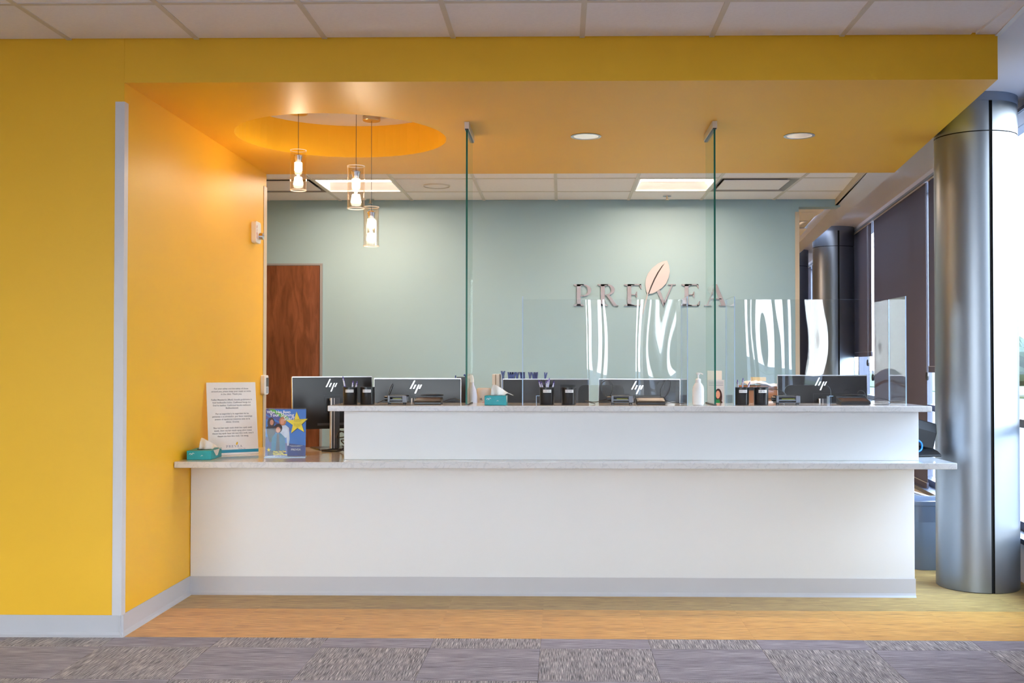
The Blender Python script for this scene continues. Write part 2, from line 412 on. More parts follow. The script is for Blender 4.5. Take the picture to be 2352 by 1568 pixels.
# ------------------------------------------------------------------ ceilings
ceil = MB().prism([(-6, Y0), (xb(Y0), Y0), (xb(YF), YF), (-6, YF)], ZC+0.016, ZC+0.1).build('ceiling', m_tile)
tag(ceil, 'white lay-in tile ceiling in front of the yellow soffit', 'ceiling', kind='structure')
x0c = -2.3414; T = 0.6096
def ceil_tile(xa, xc, ya, yc, z, parent, right=None):
    g = 0.012
    if right: poly = [(xa+g, ya+g), (min(xc, right(ya))-g, ya+g), (min(xc, right(yc))-g, yc-g), (xa+g, yc-g)]
    else: poly = [(xa+g, ya+g), (xc-g, ya+g), (xc-g, yc-g), (xa+g, yc-g)]
    mx, my = (xa+xc)/2, (ya+yc)/2
    return MB().prism([(x-mx, y-my) for x, y in poly], 0.004, 0.016).build('ceiling_tile', m_tile, parent, loc=(mx, my, z))
rows = [(4.542, YF), (4.542-T, 4.542), (4.542-2*T, 4.542-T)]
for k in range(-6, 9):
    xa = x0c + T*(k-0)
    for a, b in rows:
        if xa < xb(a) - 0.06: ceil_tile(xa, xa+T, a, b, ZC, ceil, xb)
for k in range(-6, 9):
    x = x0c + T*k
    if x < xb(3.3): MB().box(-.012, .012, 2.6, YF-0.001, 0, 0.01).build('ceiling_bar', m_tbar, ceil, loc=(x, 0, ZC))
for y in (4.542, 4.542-T):
    MB().box(-5.9, xb(y), -.012, .012, 0.0004, 0.01).build('ceiling_bar', m_tbar, ceil, loc=(0, y, ZC))
MB().prism([(xb(2.6)-.012, 2.6), (xb(2.6)+.012, 2.6), (xb(YF)+.012, YF), (xb(YF)-.012, YF)], ZC-0.001, ZC+0.01).build('edge_bar', m_tbar, ceil)

cd = MB().prism([(xb(Y0)+.012, Y0), (xwin(Y0)+.2, Y0), (xwin(Y1)+.2, Y1), (xb(Y1), Y1)], ZC+0.001, ZC+0.1).build('ceiling', m_white_wall)
tag(cd, 'smooth white strip of ceiling along the window wall above the metal columns', 'ceiling', kind='structure')
bk = MB().prism([(2.127, YE+.002), (2.318, YE+.002), (2.318+.1*(Y1-YE), Y1), (2.127+.112*(Y1-YE), Y1)], ZS, ZC+0.01).build('bulkhead', m_white_wall)
tag(bk, 'white bulkhead beam running back beside the window wall behind the soffit', 'bulkhead', kind='structure')

cb = MB().prism([(-4.5, YE), (2.13, YE), (2.33, YB), (-4.5, YB)], ZB+0.05, ZB+0.12).build('ceiling', m_tile)
tag(cb, 'white lay-in tile ceiling over the staff area behind the counter', 'ceiling', kind='structure')
xbk = lambda Y: 2.12 + 0.122*(Y-YE)
b0 = -1.2642; ys = [8.585-2*T, 8.585-T, 8.585, YB]
special = {(3, 1): 'light', (-1, 1): 'light', (4, 1): 'vent', (-2, 1): 'vent'}
for k in range(-5, 6):
    xa = b0 + T*k
    for j in range(3):
        if special.get((k, j)): continue
        ceil_tile(xa, xa+T, ys[j], ys[j+1], ZB, cb, xbk)
    MB().box(-.012, .012, 7.36, YB, 0, 0.01).build('ceiling_bar', m_tbar, cb, loc=(xa, 0, ZB))
for y in ys[:3]:
    MB().box(-4.4, xbk(y), -.012, .012, 0.0004, 0.01).build('ceiling_bar', m_tbar, cb, loc=(0, y, ZB))
MB().prism([(xbk(YE)-.01, YE), (xbk(YE)+.012, YE), (xbk(YB)+.012, YB), (xbk(YB)-.01, YB)], ZS, ZB+0.05).build('edge_bar', m_guard_beige, cb)
# beyond the opening
cf = MB().prism([(-5, YB+.14), (2.3, YB+.14), (3.3, Y1), (-5, Y1)], ZB+0.05, ZB+0.12).build('ceiling', m_tile)
tag(cf, 'tile ceiling of the room seen through the opening right of the teal wall', 'ceiling', kind='structure')
xbf = lambda Y: 2.127 + 0.112*(Y-YE)
for j in range(6):
    for k in range(4, 8):
        xa = b0 + T*k; ya = YB + .14 + T*j
        if xa < xbf(ya) - .1 and not (j == 2 and k == 5): ceil_tile(xa, xa+T, ya, ya+T, ZB, cf, xbf)
MB().prism([(1.0, 9.2), (xbf(9.2)-.03, 9.2), (xbf(14)-.03, 14), (1.0, 14)], ZB+0.02, ZB+0.04).build('ceiling_grid', m_tbar, cf)

# ------------------------------------------------------------------ other walls
wb = MB()
wb.box(-4.6, 1.993, YB, YB+.14, 0, ZB+.06); wb.box(1.993, 2.34, YB, YB+.14, 2.606, ZB+.06)
tag(wb.build('wall_back', m_teal), 'pale teal wall behind the reception counter carrying the metal lettering', 'wall', kind='structure')
tag(MB().box(-4.7, -4.5, YE, YB, 0, 2.8).build('wall_side', m_teal), 'teal side wall of the staff area hidden behind the yellow wall', 'wall', kind='structure')
tag(MB().box(-6.2, -6.0, Y0, YF, 0, 3.0).build('wall_far_left', m_beige_wall), 'beige side wall of the waiting area left of the camera', 'wall', kind='structure')
rw = MB().box(-6.2, -5.9, Y0-.2, Y0, 0, 3.0).box(-1.2, .90, Y0-.2, Y0, 0, 3.0).box(1.28, 1.6, Y0-.2, Y0, 0, 3.0).box(.9, 1.28, Y0-.2, Y0, 0, .28).box(.9, 1.28, Y0-.2, Y0, 2.76, 3.0).box(-5.9, -1.2, Y0-.2, Y0, 0, .28).box(-5.9, -1.2, Y0-.2, Y0, 2.76, 3.0).build('wall_rear', m_beige_wall)
for i in range(3):  # unseen rear windows, added to let daylight onto the front
    x_ = -5.9 + 4.7/3*i; t = thing('window_%d' % (30+i), 'tall dark-framed window added unseen for daylight in the rear wall of the waiting area, %s' % ('leftmost as seen from the desk end', 'middle one', 'one nearest the plain wall')[i], 'window', (x_, Y0-.1, 0), kind='structure')
    MB().box(0, .05, -.06, .06, .28, 2.76).build('mullion', m_mullion, t); MB().box(.05, 4.7/3, -.05, .05, .9, .95).build('transom', m_mullion, t); MB().box(.05, 4.7/3, -.004, .004, .28, 2.76).build('pane', m_pane, t)
t = thing('window_33', 'narrow unseen slot window added for reflected stripes in the rear wall of the waiting area', 'window', (.90, Y0-.1, 0), kind='structure')  # added so a bright stripe mirrors in the middle shield
MB().box(.09, .20, -.06, .06, .28, 2.76).build('mullion', m_mullion, t); MB().box(0, .38, -.004, .004, .28, 2.76).build('pane', m_pane, t)
tag(rw, 'beige wall at the rear of the waiting area behind the camera', 'wall', kind='structure')
tag(MB().box(-5.2, 4.2, Y1, Y1+.2, 0, 3.0).build('wall_end', m_white_wall), 'white end wall of the far room beyond the columns', 'wall', kind='structure')
tag(MB().box(-5.2, -5.0, YB+.14, Y1, 0, 3.0).build('wall_far_room', m_white_wall), 'white side wall of the room beyond the opening', 'wall', kind='structure')

def along(Y, off=0.0):   # point on the window wall, off = outward distance
    return (xwin(Y) + off, Y)
def wall_strip(ya, yb_, o0, o1, z0, z1, name, m, parent=None):
    return MB().prism([(xwin(ya)+o0, ya), (xwin(ya)+o1, ya), (xwin(yb_)+o1, yb_), (xwin(yb_)+o0, yb_)], z0, z1).build(name, m, parent)
wr = wall_strip(Y0, Y1, 0.02, 0.2, -0.1, 0.25, 'wall_right', m_white_wall)
tag(wr, 'low white sill wall under the tall windows on the right', 'wall', kind='structure')
wall_strip(Y0, Y1, -0.03, 0.2, 0.25, 0.28, 'window_sill', m_mullion, wr)
wh = wall_strip(Y0, Y1, 0.0, 0.2, 2.76, ZC+.1, 'trim_1', m_white_wall)
tag(wh, 'white header strip along the top of the tall windows', 'trim', kind='structure')
wall_strip(Y0, Y1, -0.012, 0.0, 2.762, 2.782, 'shade_pocket', m_grey_md, wh)

edges = [Y0 + 0.2]
cols_y = [-5.6, 0.36, 6.297, 12.2]
yy = -8.6; n_win = 0
bays = []
y = -8.55
while y < 17.9:
    if y < Y0: y += 1.485; n_win += 1; continue
    bays.append((y, min(y+1.485, 17.95))); y += 1.485
for a, b in bays:
    n_win += 1
    w = bpy.data.objects.new('window_%d' % n_win, None); COL.objects.link(w); w.location = (xwin(a)+.1, a, 0)
    inview = a > 4.5
    tag(w, ('tall dark-framed window in the right wall, number %d counting from the rear of the waiting area' % n_win) if not inview else
        'tall dark-framed window on the right, bay %s' % {10: 'at the right edge beside the large near column', 11: 'hidden behind the large near column', 12: 'behind the short blind next to the near column', 13: 'behind the middle of the long dark blind', 14: 'behind the gap between the long and the narrow blind', 15: 'hidden behind the second column', 16: 'beyond the second column', 17: 'beyond the third column', 18: 'at the far end of the window wall'}.get(n_win, 'far end'),
        'window', kind='structure')
    def wp(ya, yb_, o0, o1, z0, z1, name, m):
        X, Yq = xwin(a)+.1, a
        return MB().prism([(xwin(ya)+o0-X, ya-Yq), (xwin(ya)+o1-X, ya-Yq), (xwin(yb_)+o1-X, yb_-Yq), (xwin(yb_)+o0-X, yb_-Yq)], z0, z1).build(name, m, w)
    wp(a, a+.05, .06, .18, .28, 2.76, 'mullion', m_mullion)
    wp(a+.05, b, .08, .16, .90, .95, 'transom', m_mullion)
    wp(a+.05, b, .08, .16, .28, .33, 'frame', m_mullion)
    wp(a+.05, b, .11, .118, .33, 2.76, 'pane', m_pane)

# roller blinds: (near Y, far Y, hem height)
bead = mat('bead_chain', rgb(150, 150, 160), 0.3, metal=0.6)
blinds = [(6.85, 8.692, 1.22, 'short dark roller blind beside the near metal column, hem above the countertop'),
          (8.767, 11.083, 0.275, 'long dark roller blind drawn down to the sill behind the counter'),
          (11.222, 12.9, 1.367, 'narrow dark roller blind beside the second column, lit window under its hem'),
          (13.0, 16.07, 0.30, 'dark roller blind drawn down between the second and third columns'),
          (16.23, 17.9, 0.9, 'farthest dark roller blind past the third column'),
          (-3.05, 0.08, 0.30, 'wide dark roller blind added unseen to mask window light right of and behind the camera'),  # unseen from here on, added to mask window light and shape its reflections
          (0.62, 0.96, 0.30, 'narrow dark strip added to mask window light right of the camera, the nearest to it'),
          (1.09, 1.45, 0.30, 'narrow dark strip added to mask window light right of the camera, middle of three'),
          (1.80, 2.20, 0.30, 'narrow dark strip added to mask window light right of the camera, last of three'),
          (2.56, 5.35, 0.30, 'dark roller blind added unseen to dim the window light before the near column'),
          (-4.15, -3.55, 0.30, 'dark roller blind added unseen to mask window light in the middle of the waiting area'),
          (-5.6, -4.55, 0.30, 'dark roller blind added unseen to mask window light nearest the rear wall of the waiting area')]
for i, (a, b, h, lab) in enumerate(blinds):
    t = thing('roller_blind', lab, 'blind', (xwin(a), a, 0))
    def bp_(ya, yb_, o0, o1, z0, z1, name, m):
        X = xwin(a)
        return MB().prism([(xwin(ya)+o0-X, ya-a), (xwin(ya)+o1-X, ya-a), (xwin(yb_)+o1-X, yb_-a), (xwin(yb_)+o0-X, yb_-a)], z0, z1).build(name, m, t)
    bp_(a, b, .018, .0195, h+.05, 2.80, 'fabric', m_blind)
    bp_(a, b, .012, .026, h, h+.05, 'hem_bar', m_blind)
    bp_(a, b, .010, .0128, h+.046, h+.051, 'hem_seam', m_silver)
    MB().tube([(0,0,0),(.106*(b-a),b-a,0)], 0.022, 10).build('roller', m_grey_dk, t, loc=(.045, 0, 2.79))
    if i in (0, 1, 2):
        zc = {0: 1.19, 1: 1.15, 2: 1.3}[i]; yc = {0: b-a-.05, 1: b-a-.08, 2: .06}[i]
        cx = .106*yc - .015
        MB().tube([(cx, yc, 2.74), (cx, yc, zc)], .003, 6).tube([(cx, yc-.03, 2.74), (cx, yc-.03, zc)], .003, 6).build('bead_chain', bead, t)
        MB().lathe([(0,-.035),(.012,-.03),(.016,0),(.012,.03),(0,.035)], 12, (cx, yc-.015, zc)).build('chain_weight', m_black, t, smooth=True)

# metal columns
def column(cx, cy, label, r=.2283):
    t = thing('column', label, 'column', (cx, cy, 0), kind='structure')
    gap = 0.042
    for s in (0, 1):
        a0 = -PI/2 + gap if s == 0 else PI/2 + gap; a1 = a0 + PI - 2*gap
        MB().lathe([(r-.004,0),(r,.004),(r,2.600)], 40, a0=a0, a1=a1).build('cladding_panel', m_column, t, smooth=True)
        MB().lathe([(r,2.606),(r,2.812)], 40, a0=a0, a1=a1).build('cladding_panel', m_column, t, smooth=True)
    MB().lathe([(r-.012,0),(r-.012,2.82)], 40).build('column_core', m_dark, t, smooth=True)
    MB().lathe([(r+.002,2.775),(r+.002,2.8245)], 40, caps=True).build('top_ring', m_grey_md, t, smooth=True)
    return t
column(2.417, 6.297, 'large round brushed metal column right of the reception counter')
column(3.08, 12.2, 'second round metal column back along the windows, seen behind the clear shield')
column(3.12, 14.63, 'farthest round metal column, a sliver beside the teal wall opening')

# ------------------------------------------------------------------ bases and guards
def cove(name, pts_front, label, parent=None):
    """rubber base following a line; profile with a small toe"""
    pass
def base_run(p, q, n, name, label, ext0=0.0, ext1=0.0):
    """p->q along the floor, n = outward normal"""
    d = (Vector((q[0]-p[0], q[1]-p[1], 0))).normalized(); L_ = (Vector(q)-Vector(p)).length
    prof = [(0, .1016), (.003, .1016), (.0035, .022), (.007, .010), (.016, .0), (0, 0)]
    mb = MB(); vs = []
    for e, s in ((0-ext0, 0), (L_+ext1, 1)):
        for o, z in prof:
            k = o * (1 if (ext0 if s == 0 else ext1) == 0 else 0)
            vs.append((p[0]+d.x*e+n[0]*o, p[1]+d.y*e+n[1]*o, z))
    m_ = len(prof)
    fs = [tuple(range(m_)), tuple(reversed(range(m_, 2*m_)))] + [(i, i+m_, (i+1) % m_+m_, (i+1) % m_) for i in range(m_)]
    return tag(mb.add(vs, fs).build(name, m_rubber), label, 'baseboard', kind='structure')
base_run((-6.0, YF), (XW, YF), (0, -1), 'baseboard_front', 'grey rubber base along the front of the yellow wall', 0, .014)
base_run((XW, YF), (XW, 5.99), (1, 0), 'baseboard_left', 'grey rubber base on the side of the yellow wall running to the counter', .014, 0)
base_run((-4.4, YB), (1.99, YB), (0, -1), 'baseboard_back', 'grey rubber base along the foot of the teal wall')

def guard(x, y, z0, z1, sx, sy, w, m, name, label):
    """L-shaped corner guard; sx, sy = direction of its two legs from the corner"""
    t = .004; mb = MB()
    poly = [(0,0), (sx*w,0), (sx*w,-sy*t), (-sx*t,-sy*t), (-sx*t,sy*w), (0,sy*w)]
    mb.prism(poly if sx*sy < 0 else list(reversed(poly)), z0, z1)
    return tag(mb.build(name, m, loc=(x, y, 0), bevel=.0015), label, 'trim', kind='structure')
guard(XW, YF, .10, 2.530, -1, 1, .042, m_guard, 'trim_2', 'pale grey corner guard on the near edge of the yellow wall')
guard(XW, YE, .0, 2.527, -1, -1, .075, m_guard_beige, 'trim_3', 'thin pale corner guard on the rear edge of the yellow wall')
guard(1.993, YB, .0, 2.565, -1, 1, .032, m_guard_beige, 'trim_4', 'beige corner guard where the teal wall ends at the opening')

# door in the teal wall
dr = thing('door_1', 'dark stained wooden door in the teal wall left of the counter', 'door', (-2.48, YB, 0), kind='structure')
MB().box(-.455, .44, -.02, .02, 0.01, 2.115).build('door_leaf', m_wood, dr, bevel=.002)
MB().box(.444, .462, -.03, .02, 0, 2.13).box(-.477, -.459, -.03, .02, 0, 2.13).box(-.477, .462, -.005, .02, 2.119, 2.135).build('door_frame', m_grey_lt, dr)
MB().cyl(0, 0, 0, .05, .012, T=Matrix.Translation((-.38,-.02,.98)) @ Matrix.Rotation(PI/2,4,'X')).box(-.39, -.27, -.08, -.065, .97, .99).build('door_handle', m_nickel, dr)

# ------------------------------------------------------------------ reception counter
YC, YR = 5.982, 5.87
desk = thing('reception_desk', 'long white laminate reception desk with a grey rubber toe base', 'desk', (0, YC, 0))
MB().box(XW+.003, 1.951, 0, .05, .0, .728).build('front_panel', m_laminate, desk, bevel=.002)
MB().box(1.901, 1.951, .05, .62, .0, .728).build('side_panel', m_laminate, desk, bevel=.002)
MB().box(XW+.003, -2.02, .05, .62, .0, .728).build('side_panel', m_laminate, desk, bevel=.002)
MB().prism_x([(-.016,0),(0,0),(0,.1016),(-.004,.1016),(-.0045,.022),(-.008,.01)], XW+.003, 1.955).build('rubber_base', m_rubber, desk)
lw_ = MB().box(XW+.003, 2.092, 5.72, 6.74, .729, .762).build('worktop', m_quartz, bevel=.003)
tag(lw_, 'lower white quartz worktop of the reception desk', 'worktop')
rp = thing('riser_panel', 'white laminate riser panel standing on the lower worktop', 'panel', (0, YR, .762))
MB().box(-1.192, 1.939, 0, .04, .0005, .2665).build('front_board', m_laminate, rp, bevel=.0015)
MB().box(-1.192, -1.152, .04, .36, .0005, .2665).build('end_board', m_laminate, rp)
MB().box(1.899, 1.939, .04, .36, .0005, .2665).build('end_board', m_laminate, rp)
up = MB().box(-1.268, 1.989, 5.80, 6.25, 1.029, 1.06).build('worktop', m_quartz, bevel=.004)
tag(up, 'raised white quartz transaction top of the reception desk', 'worktop')
cr = thing('storage_cabinet', 'low white cabinet standing behind the monitors, mostly hidden by the desk', 'cabinet', (0, 7.25, 0))
MB().box(-1.2, 1.7, -.28, .28, 0, .925).build('body', m_laminate, cr)
MB().box(-1.22, 1.72, -.30, .30, .925, .95).build('cabinet_top', m_laminate, cr)
TL, TU, TCB = .762, 1.06, .95

# glass partitions
for gx, lab in ((-0.5225, 'tall green-edged glass partition on the left part of the counter'), (0.8405, 'tall green-edged glass partition on the right part of the counter')):
    t = thing('glass_partition', lab, 'partition', (gx, 5.895, TU))
    gp = MB().prism_x([(0,0.001),(.335,0.001),(.335,1.535),(0,1.535)], -.005, .005, 0, ms=1); gp.mi[3] = 0
    gp.build('glass_panel', [m_glass, m_glass_edge], t)
    MB().box(-.013, .013, -.012, .345, 1.520, 1.5595).build('ceiling_channel', m_silver, t, bevel=.001)
    MB().box(-.009, .009, -.013, .346, 1.515, 1.5205).build('channel_gasket', m_black, t)
    MB().box(-.008, .008, -.003, .338, 0, .006).build('bottom_gasket', m_black, t)

# clear shields
def shield(x0, x1, hole, label, foot):
    t = thing('sneeze_guard', label, 'shield', (x0, 5.9, TU))
    W, Hh, D = x1-x0, .598, .31; h0, h1, hz, rr = hole[0]-x0, hole[1]-x0, .105, .035
    arc = []
    for k in range(7):
        a = PI - PI/2*k/6; arc.append((h0+rr+rr*math.cos(a), hz-rr+rr*math.sin(a)))
    for k in range(7):
        a = PI/2 - PI/2*k/6; arc.append((h1-rr+rr*math.cos(a), hz-rr+rr*math.sin(a)))
    # the arch is the notch in the lower edge
    poly = [(0,.001),(h0,.001)] + arc + [(h1,.001),(W,.001),(W,Hh),(0,Hh)]
    MB().prism_y(poly, D-.005, D, 0, ms=1).build('front_sheet', [m_shield, m_acr_edge], t)
    for xx, nm in ((0, 'side_wing'), (W-.005, 'side_wing')):
        MB().prism_x([(0,.001),(D-.0055,.001),(D-.0055,Hh),(0,Hh)], xx, xx+.005, 0, ms=1).build(nm, [m_acrylic, m_acr_edge], t)
    fx = foot-x0
    MB().box(fx-.004, fx-.001, D-.06, D-.006, .0005, .045).box(fx-.004, fx+.02, D-.06, D-.006, .042, .045).build('foot_bracket', m_acr_edge, t)
shield(-.2165, .693, (.096, .362), 'clear acrylic shield with folded sides at the middle of the counter', -.142)
shield(.946, 1.885, (1.283, 1.549), 'clear acrylic shield with folded sides at the right end of the counter', 1.529)

# ------------------------------------------------------------------ wall lettering
def stemserif(mb, x, w, h0, h1, s, ts, y0, y1, top=True, bottom=True, slant=0.0):
    mb.prism_y([(x, h0), (x+w, h0), (x+w, h1), (x, h1)], y0, y1)
    for flag, z, sg in ((bottom, h0, 1), (top, h1, -1)):
        if flag:
            p = [(x-s, z), (x+w+s, z), (x+w+s, z+sg*ts), (x+w, z+sg*(ts+.05)), (x, z+sg*(ts+.05)), (x-s, z+sg*ts)]
            mb.prism_y(p if sg > 0 else list(reversed(p)), y0, y1)
def arcpoly(cx, cz, ro, zo, ri, zi, a0=-PI/2, a1=PI/2, n=14, shift=0.0):
    out = [(cx+ro*math.cos(a0+(a1-a0)*k/n), cz+zo*math.sin(a0+(a1-a0)*k/n)) for k in range(n+1)]
    inn = [(cx+shift+ri*math.cos(a1-(a1-a0)*k/n), cz+zi*math.sin(a1-(a1-a0)*k/n)) for k in range(n+1)]
    return out + inn
def glyph(ch, y0, y1):
    """serif capitals, unit height, x from 0"""
    mb = MB()
    if ch in 'PR':
        stemserif(mb, .15, .18, 0, 1, .15 if ch == 'R' else .15, .04, y0, y1)
        mb.prism_y([(.31,.96),(.45,.96),(.45,1),(.31,1)], y0, y1)
        if ch == 'P':
            mb.prism_y(arcpoly(.44, .72, .38, .28, .21, .235), y0, y1)
            mb.prism_y([(.31,.44),(.45,.44),(.45,.48),(.31,.48)], y0, y1)
        else:
            mb.prism_y(arcpoly(.44, .745, .35, .255, .18, .21), y0, y1)
            mb.prism_y([(.31,.49),(.45,.49),(.45,.53),(.31,.53)], y0, y1)
            mb.prism_y([(.40,.50),(.55,.50),(.88,.05),(.96,.02),(.96,0),(.74,0)], y0, y1)
    elif ch == 'E':
        stemserif(mb, .15, .18, 0, 1, .15, .04, y0, y1)
        mb.prism_y([(.31,.955),(.78,.955),(.78,1),(.31,1)], y0, y1); mb.prism_y([(.70,.955),(.78,.79),(.81,.79),(.78,1),(.70,1)], y0, y1)
        mb.prism_y([(.31,.50),(.57,.50),(.57,.54),(.31,.54)], y0, y1); mb.prism_y([(.57,.38),(.60,.38),(.60,.66),(.57,.66),(.51,.54),(.51,.50)], y0, y1)
        mb.prism_y([(.31,0),(.80,0),(.80,.045),(.31,.045)], y0, y1); mb.prism_y([(.72,0),(.80,0),(.86,.22),(.83,.22),(.72,.045)], y0, y1)
    elif ch == 'V':
        mb.prism_y([(.10,.96),(.52,0),(.56,0),(.60,.12),(.28,.96)], y0, y1)
        mb.prism_y([(.56,0),(.96,.96),(.89,.96),(.545,.14)], y0, y1)
        mb.prism_y([(0,.965),(.42,.965),(.42,1),(0,1)], y0, y1); mb.prism_y([(.74,.965),(1.10,.965),(1.10,1),(.74,1)], y0, y1)
    elif ch == 'A':
        mb.prism_y([(.12,.03),(.18,.03),(.54,.90),(.52,1.0)], y0, y1)
        mb.prism_y([(.80,.03),(1.0,.03),(.60,1.0),(.52,1.0),(.49,.86)], y0, y1)
        mb.prism_y([(.27,.30),(.82,.30),(.80,.345),(.29,.345)], y0, y1)
        mb.prism_y([(0,0),(.32,0),(.32,.035),(0,.035)], y0, y1); mb.prism_y([(.68,0),(1.10,0),(1.10,.035),(.68,.035)], y0, y1)
    return mb
sg = thing('wall_sign', 'brushed metal capital letters with a large pale leaf on the teal wall', 'sign', (0, YB, 1.7745))
hL = .182
for ch, x in (('P', .101), ('R', .303), ('E', .526), ('V', .759), ('E', 1.006), ('A', 1.195)):
    g = glyph(ch, -.011/hL, -.001/hL)
    g.v = [(v[0]*hL, v[1]*hL, v[2]*hL) for v in g.v]
    g.build('letter', m_letter, sg, loc=(x, 0, 0))
leaf = [(.886,2.155),(.851,2.148),(.811,2.131),(.763,2.093),(.725,2.045),(.707,1.994),(.705,1.946),(.711,1.900),(.7205,1.882),(.678,1.706),(.6845,1.704),(.728,1.874),(.763,1.878),(.803,1.898),(.844,1.926),(.878,1.963),(.899,2.014),(.909,2.062),(.903,2.11)]
MB().prism_y([(x, z-1.7745) for x, z in reversed(leaf)], -.014, -.002).build('leaf', m_leafm, sg)
vein = [(.868,2.134),(.850,2.108),(.815,2.052),(.785,1.995),(.758,1.935),(.734,1.874),(.7265,1.876),(.748,1.938),(.775,2.000),(.805,2.056),(.842,2.110)]
MB().prism_y([(x, z-1.7745) for x, z in vein], -.0155, -.0145).build('leaf_vein', mat('dark_vein', (0.03,0.02,0.02), .5), sg)

# ------------------------------------------------------------------ lights in the rooms
def area(name, parent, loc, sx, sy, W, color, spread=PI, size_shape='RECTANGLE'):
    l = bpy.data.lights.new(name, 'AREA'); l.shape = size_shape; l.size = sx; l.size_y = sy; l.energy = W; l.color = color; l.spread = spread
    o = bpy.data.objects.new(name, l); COL.objects.link(o); o.parent = parent; o.location = loc; return o
WARM = (1.0, 0.72, 0.51)
def troffer(cx, cy, z, label, W, sx=T, sy=T, lit=True):
    t = thing('ceiling_light', label, 'light', (cx, cy, z))
    a, b = sx/2-.012, sy/2-.012
    MB().box(-a,a,-b,-b+.02,0,.012).box(-a,a,b-.02,b,0,.012).box(-a,-a+.012,-b+.02,b-.02,0,.012).box(a-.012,a,-b+.02,b-.02,0,.012).build('frame', m_white_pl, t)
    f = MB(); zi = .045
    f.add([(-a+.012,-b+.02,.01),(a-.012,-b+.02,.01),(a-.012,b-.02,.01),(-a+.012,b-.02,.01),(-a+.05,-b*.55,zi),(a-.05,-b*.55,zi),(a-.05,b*.25,zi),(-a+.05,b*.25,zi)],
          [(0,1,5,4),(1,2,6,5),(2,3,7,6),(3,0,4,7)])
    f.build('side_diffuser', m_lens2, t)
    MB().box(-a+.05,a-.05,-b*.55,b*.25,zi-.001,zi+.004).build('centre_diffuser', m_lens, t)
    area('lamp', t, (0, -b*.15, zi-.004), sx*.78, sy*.34, W, WARM)
    return t
troffer(b0+T*3.5, 8.585-T/2, ZB, 'lit square ceiling light right of centre over the staff area', TROFFER_BACK_W)
troffer(b0-T*.5, 8.585-T/2, ZB, 'lit square ceiling light behind the glass pendants', TROFFER_BACK_W)
troffer(b0+T*5.5, YB+.14+T*2.5, ZB, 'lit ceiling light seen through the opening beside the teal wall', 14)
troffer(b0+T*4.5, YB+.14+T*6.5, ZB, 'fill light added unseen farther back in the room beyond the opening', 30, 1.2, .6)  # out of view, added to brighten the far columns and blinds
troffer(b0+T*1.5, YB+.14+T*4.5, ZB, 'fill light added unseen in the room behind the teal wall', 30, 1.2, .6)  # also out of view, added to lift the far room
for i, (x, y_) in enumerate(((-3.5, 1.6), (-.5, 1.6), (-3.5, -2.4), (-.5, -2.4), (-3.5, -6.2), (-.5, -6.2))):  # out-of-view lights, added to brighten and warm the front
    troffer(x, y_, ZC, 'long fill light added unseen over the waiting area, %s' % ['front left', 'front right', 'middle left', 'middle right', 'rear left', 'rear right'][i], FRONT_FILL_W, 1.2, .6)

def vent(cx, cy, label):
    t = thing('ceiling_vent', label, 'vent', (cx, cy, ZB))
    a = T/2-.012
    mb = MB(); i_ = a-.045
    mb.add([(-a,-a,0),(a,-a,0),(a,a,0),(-a,a,0),(-i_,-i_,.035),(i_,-i_,.035),(i_,i_,.035),(-i_,i_,.035)], [(0,4,5,1),(1,5,6,2),(2,6,7,3),(3,7,4,0)])
    mb.build('frame', m_grey_lt, t)
    MB().box(-a,a,-a,a,.0352,.045).build('duct', m_duct, t)
    MB().box(-i_,i_,-i_+.09,a-.014,.010,.016).build('face_plate', m_tile, t)
vent(b0+T*4.5, 8.585-T/2, 'square white air vent in the rear ceiling right of the lit panel')
vent(b0-T*1.5, 8.585-T/2, 'square white air vent in the rear ceiling at its left end')

for x, y_, lab in ((-1.604, 8.95, 'small sprinkler head by the teal wall, behind the pendants'), (.865, 8.80, 'small sprinkler head by the teal wall under the right ceiling light')):
    t = thing('sprinkler', lab, 'sprinkler', (x, y_, ZB))
    MB().cyl(0,0,-.004,.004,.035,20).build('escutcheon', m_chrome, t)
    MB().cyl(0,0,-.03,-.004,.007,10).cyl(0,0,-.034,-.03,.018,12).build('deflector', m_nickel, t)
t = thing('ceiling_speaker', 'round flush white ceiling speaker over the staff area', 'speaker', (-.968, 8.286, ZB))
MB().lathe([(0,-.004),(.085,-.004),(.10,0),(.10,.004)], 32).build('grille', m_tile, t, smooth=True)
MB().lathe([(.097,-.006),(.104,-.004),(.104,.003)], 32).build('rim', m_tbar, t, smooth=True)

for x, lab in ((.143, 'round recessed downlight in the soffit between the two glass partitions'), (1.388, 'round recessed downlight in the soffit near its right end')):
    t = thing('downlight', lab, 'light', (x, 6.275, ZS))
    MB().lathe([(.088,0),(.090,-.003),(.075,-.004),(.073,0)], 40).build('trim_ring', m_silver, t, smooth=True)
    MB().lathe([(.073,-.002),(.066,-.0012),(.05,-.0009),(0,-.0008)], 40).build('reflector', m_reflector, t, smooth=True)
    area('lamp', t, (0,0,-.006), .04, .04, DOWNLIGHT_W, WARM, PI*.8, 'DISK')

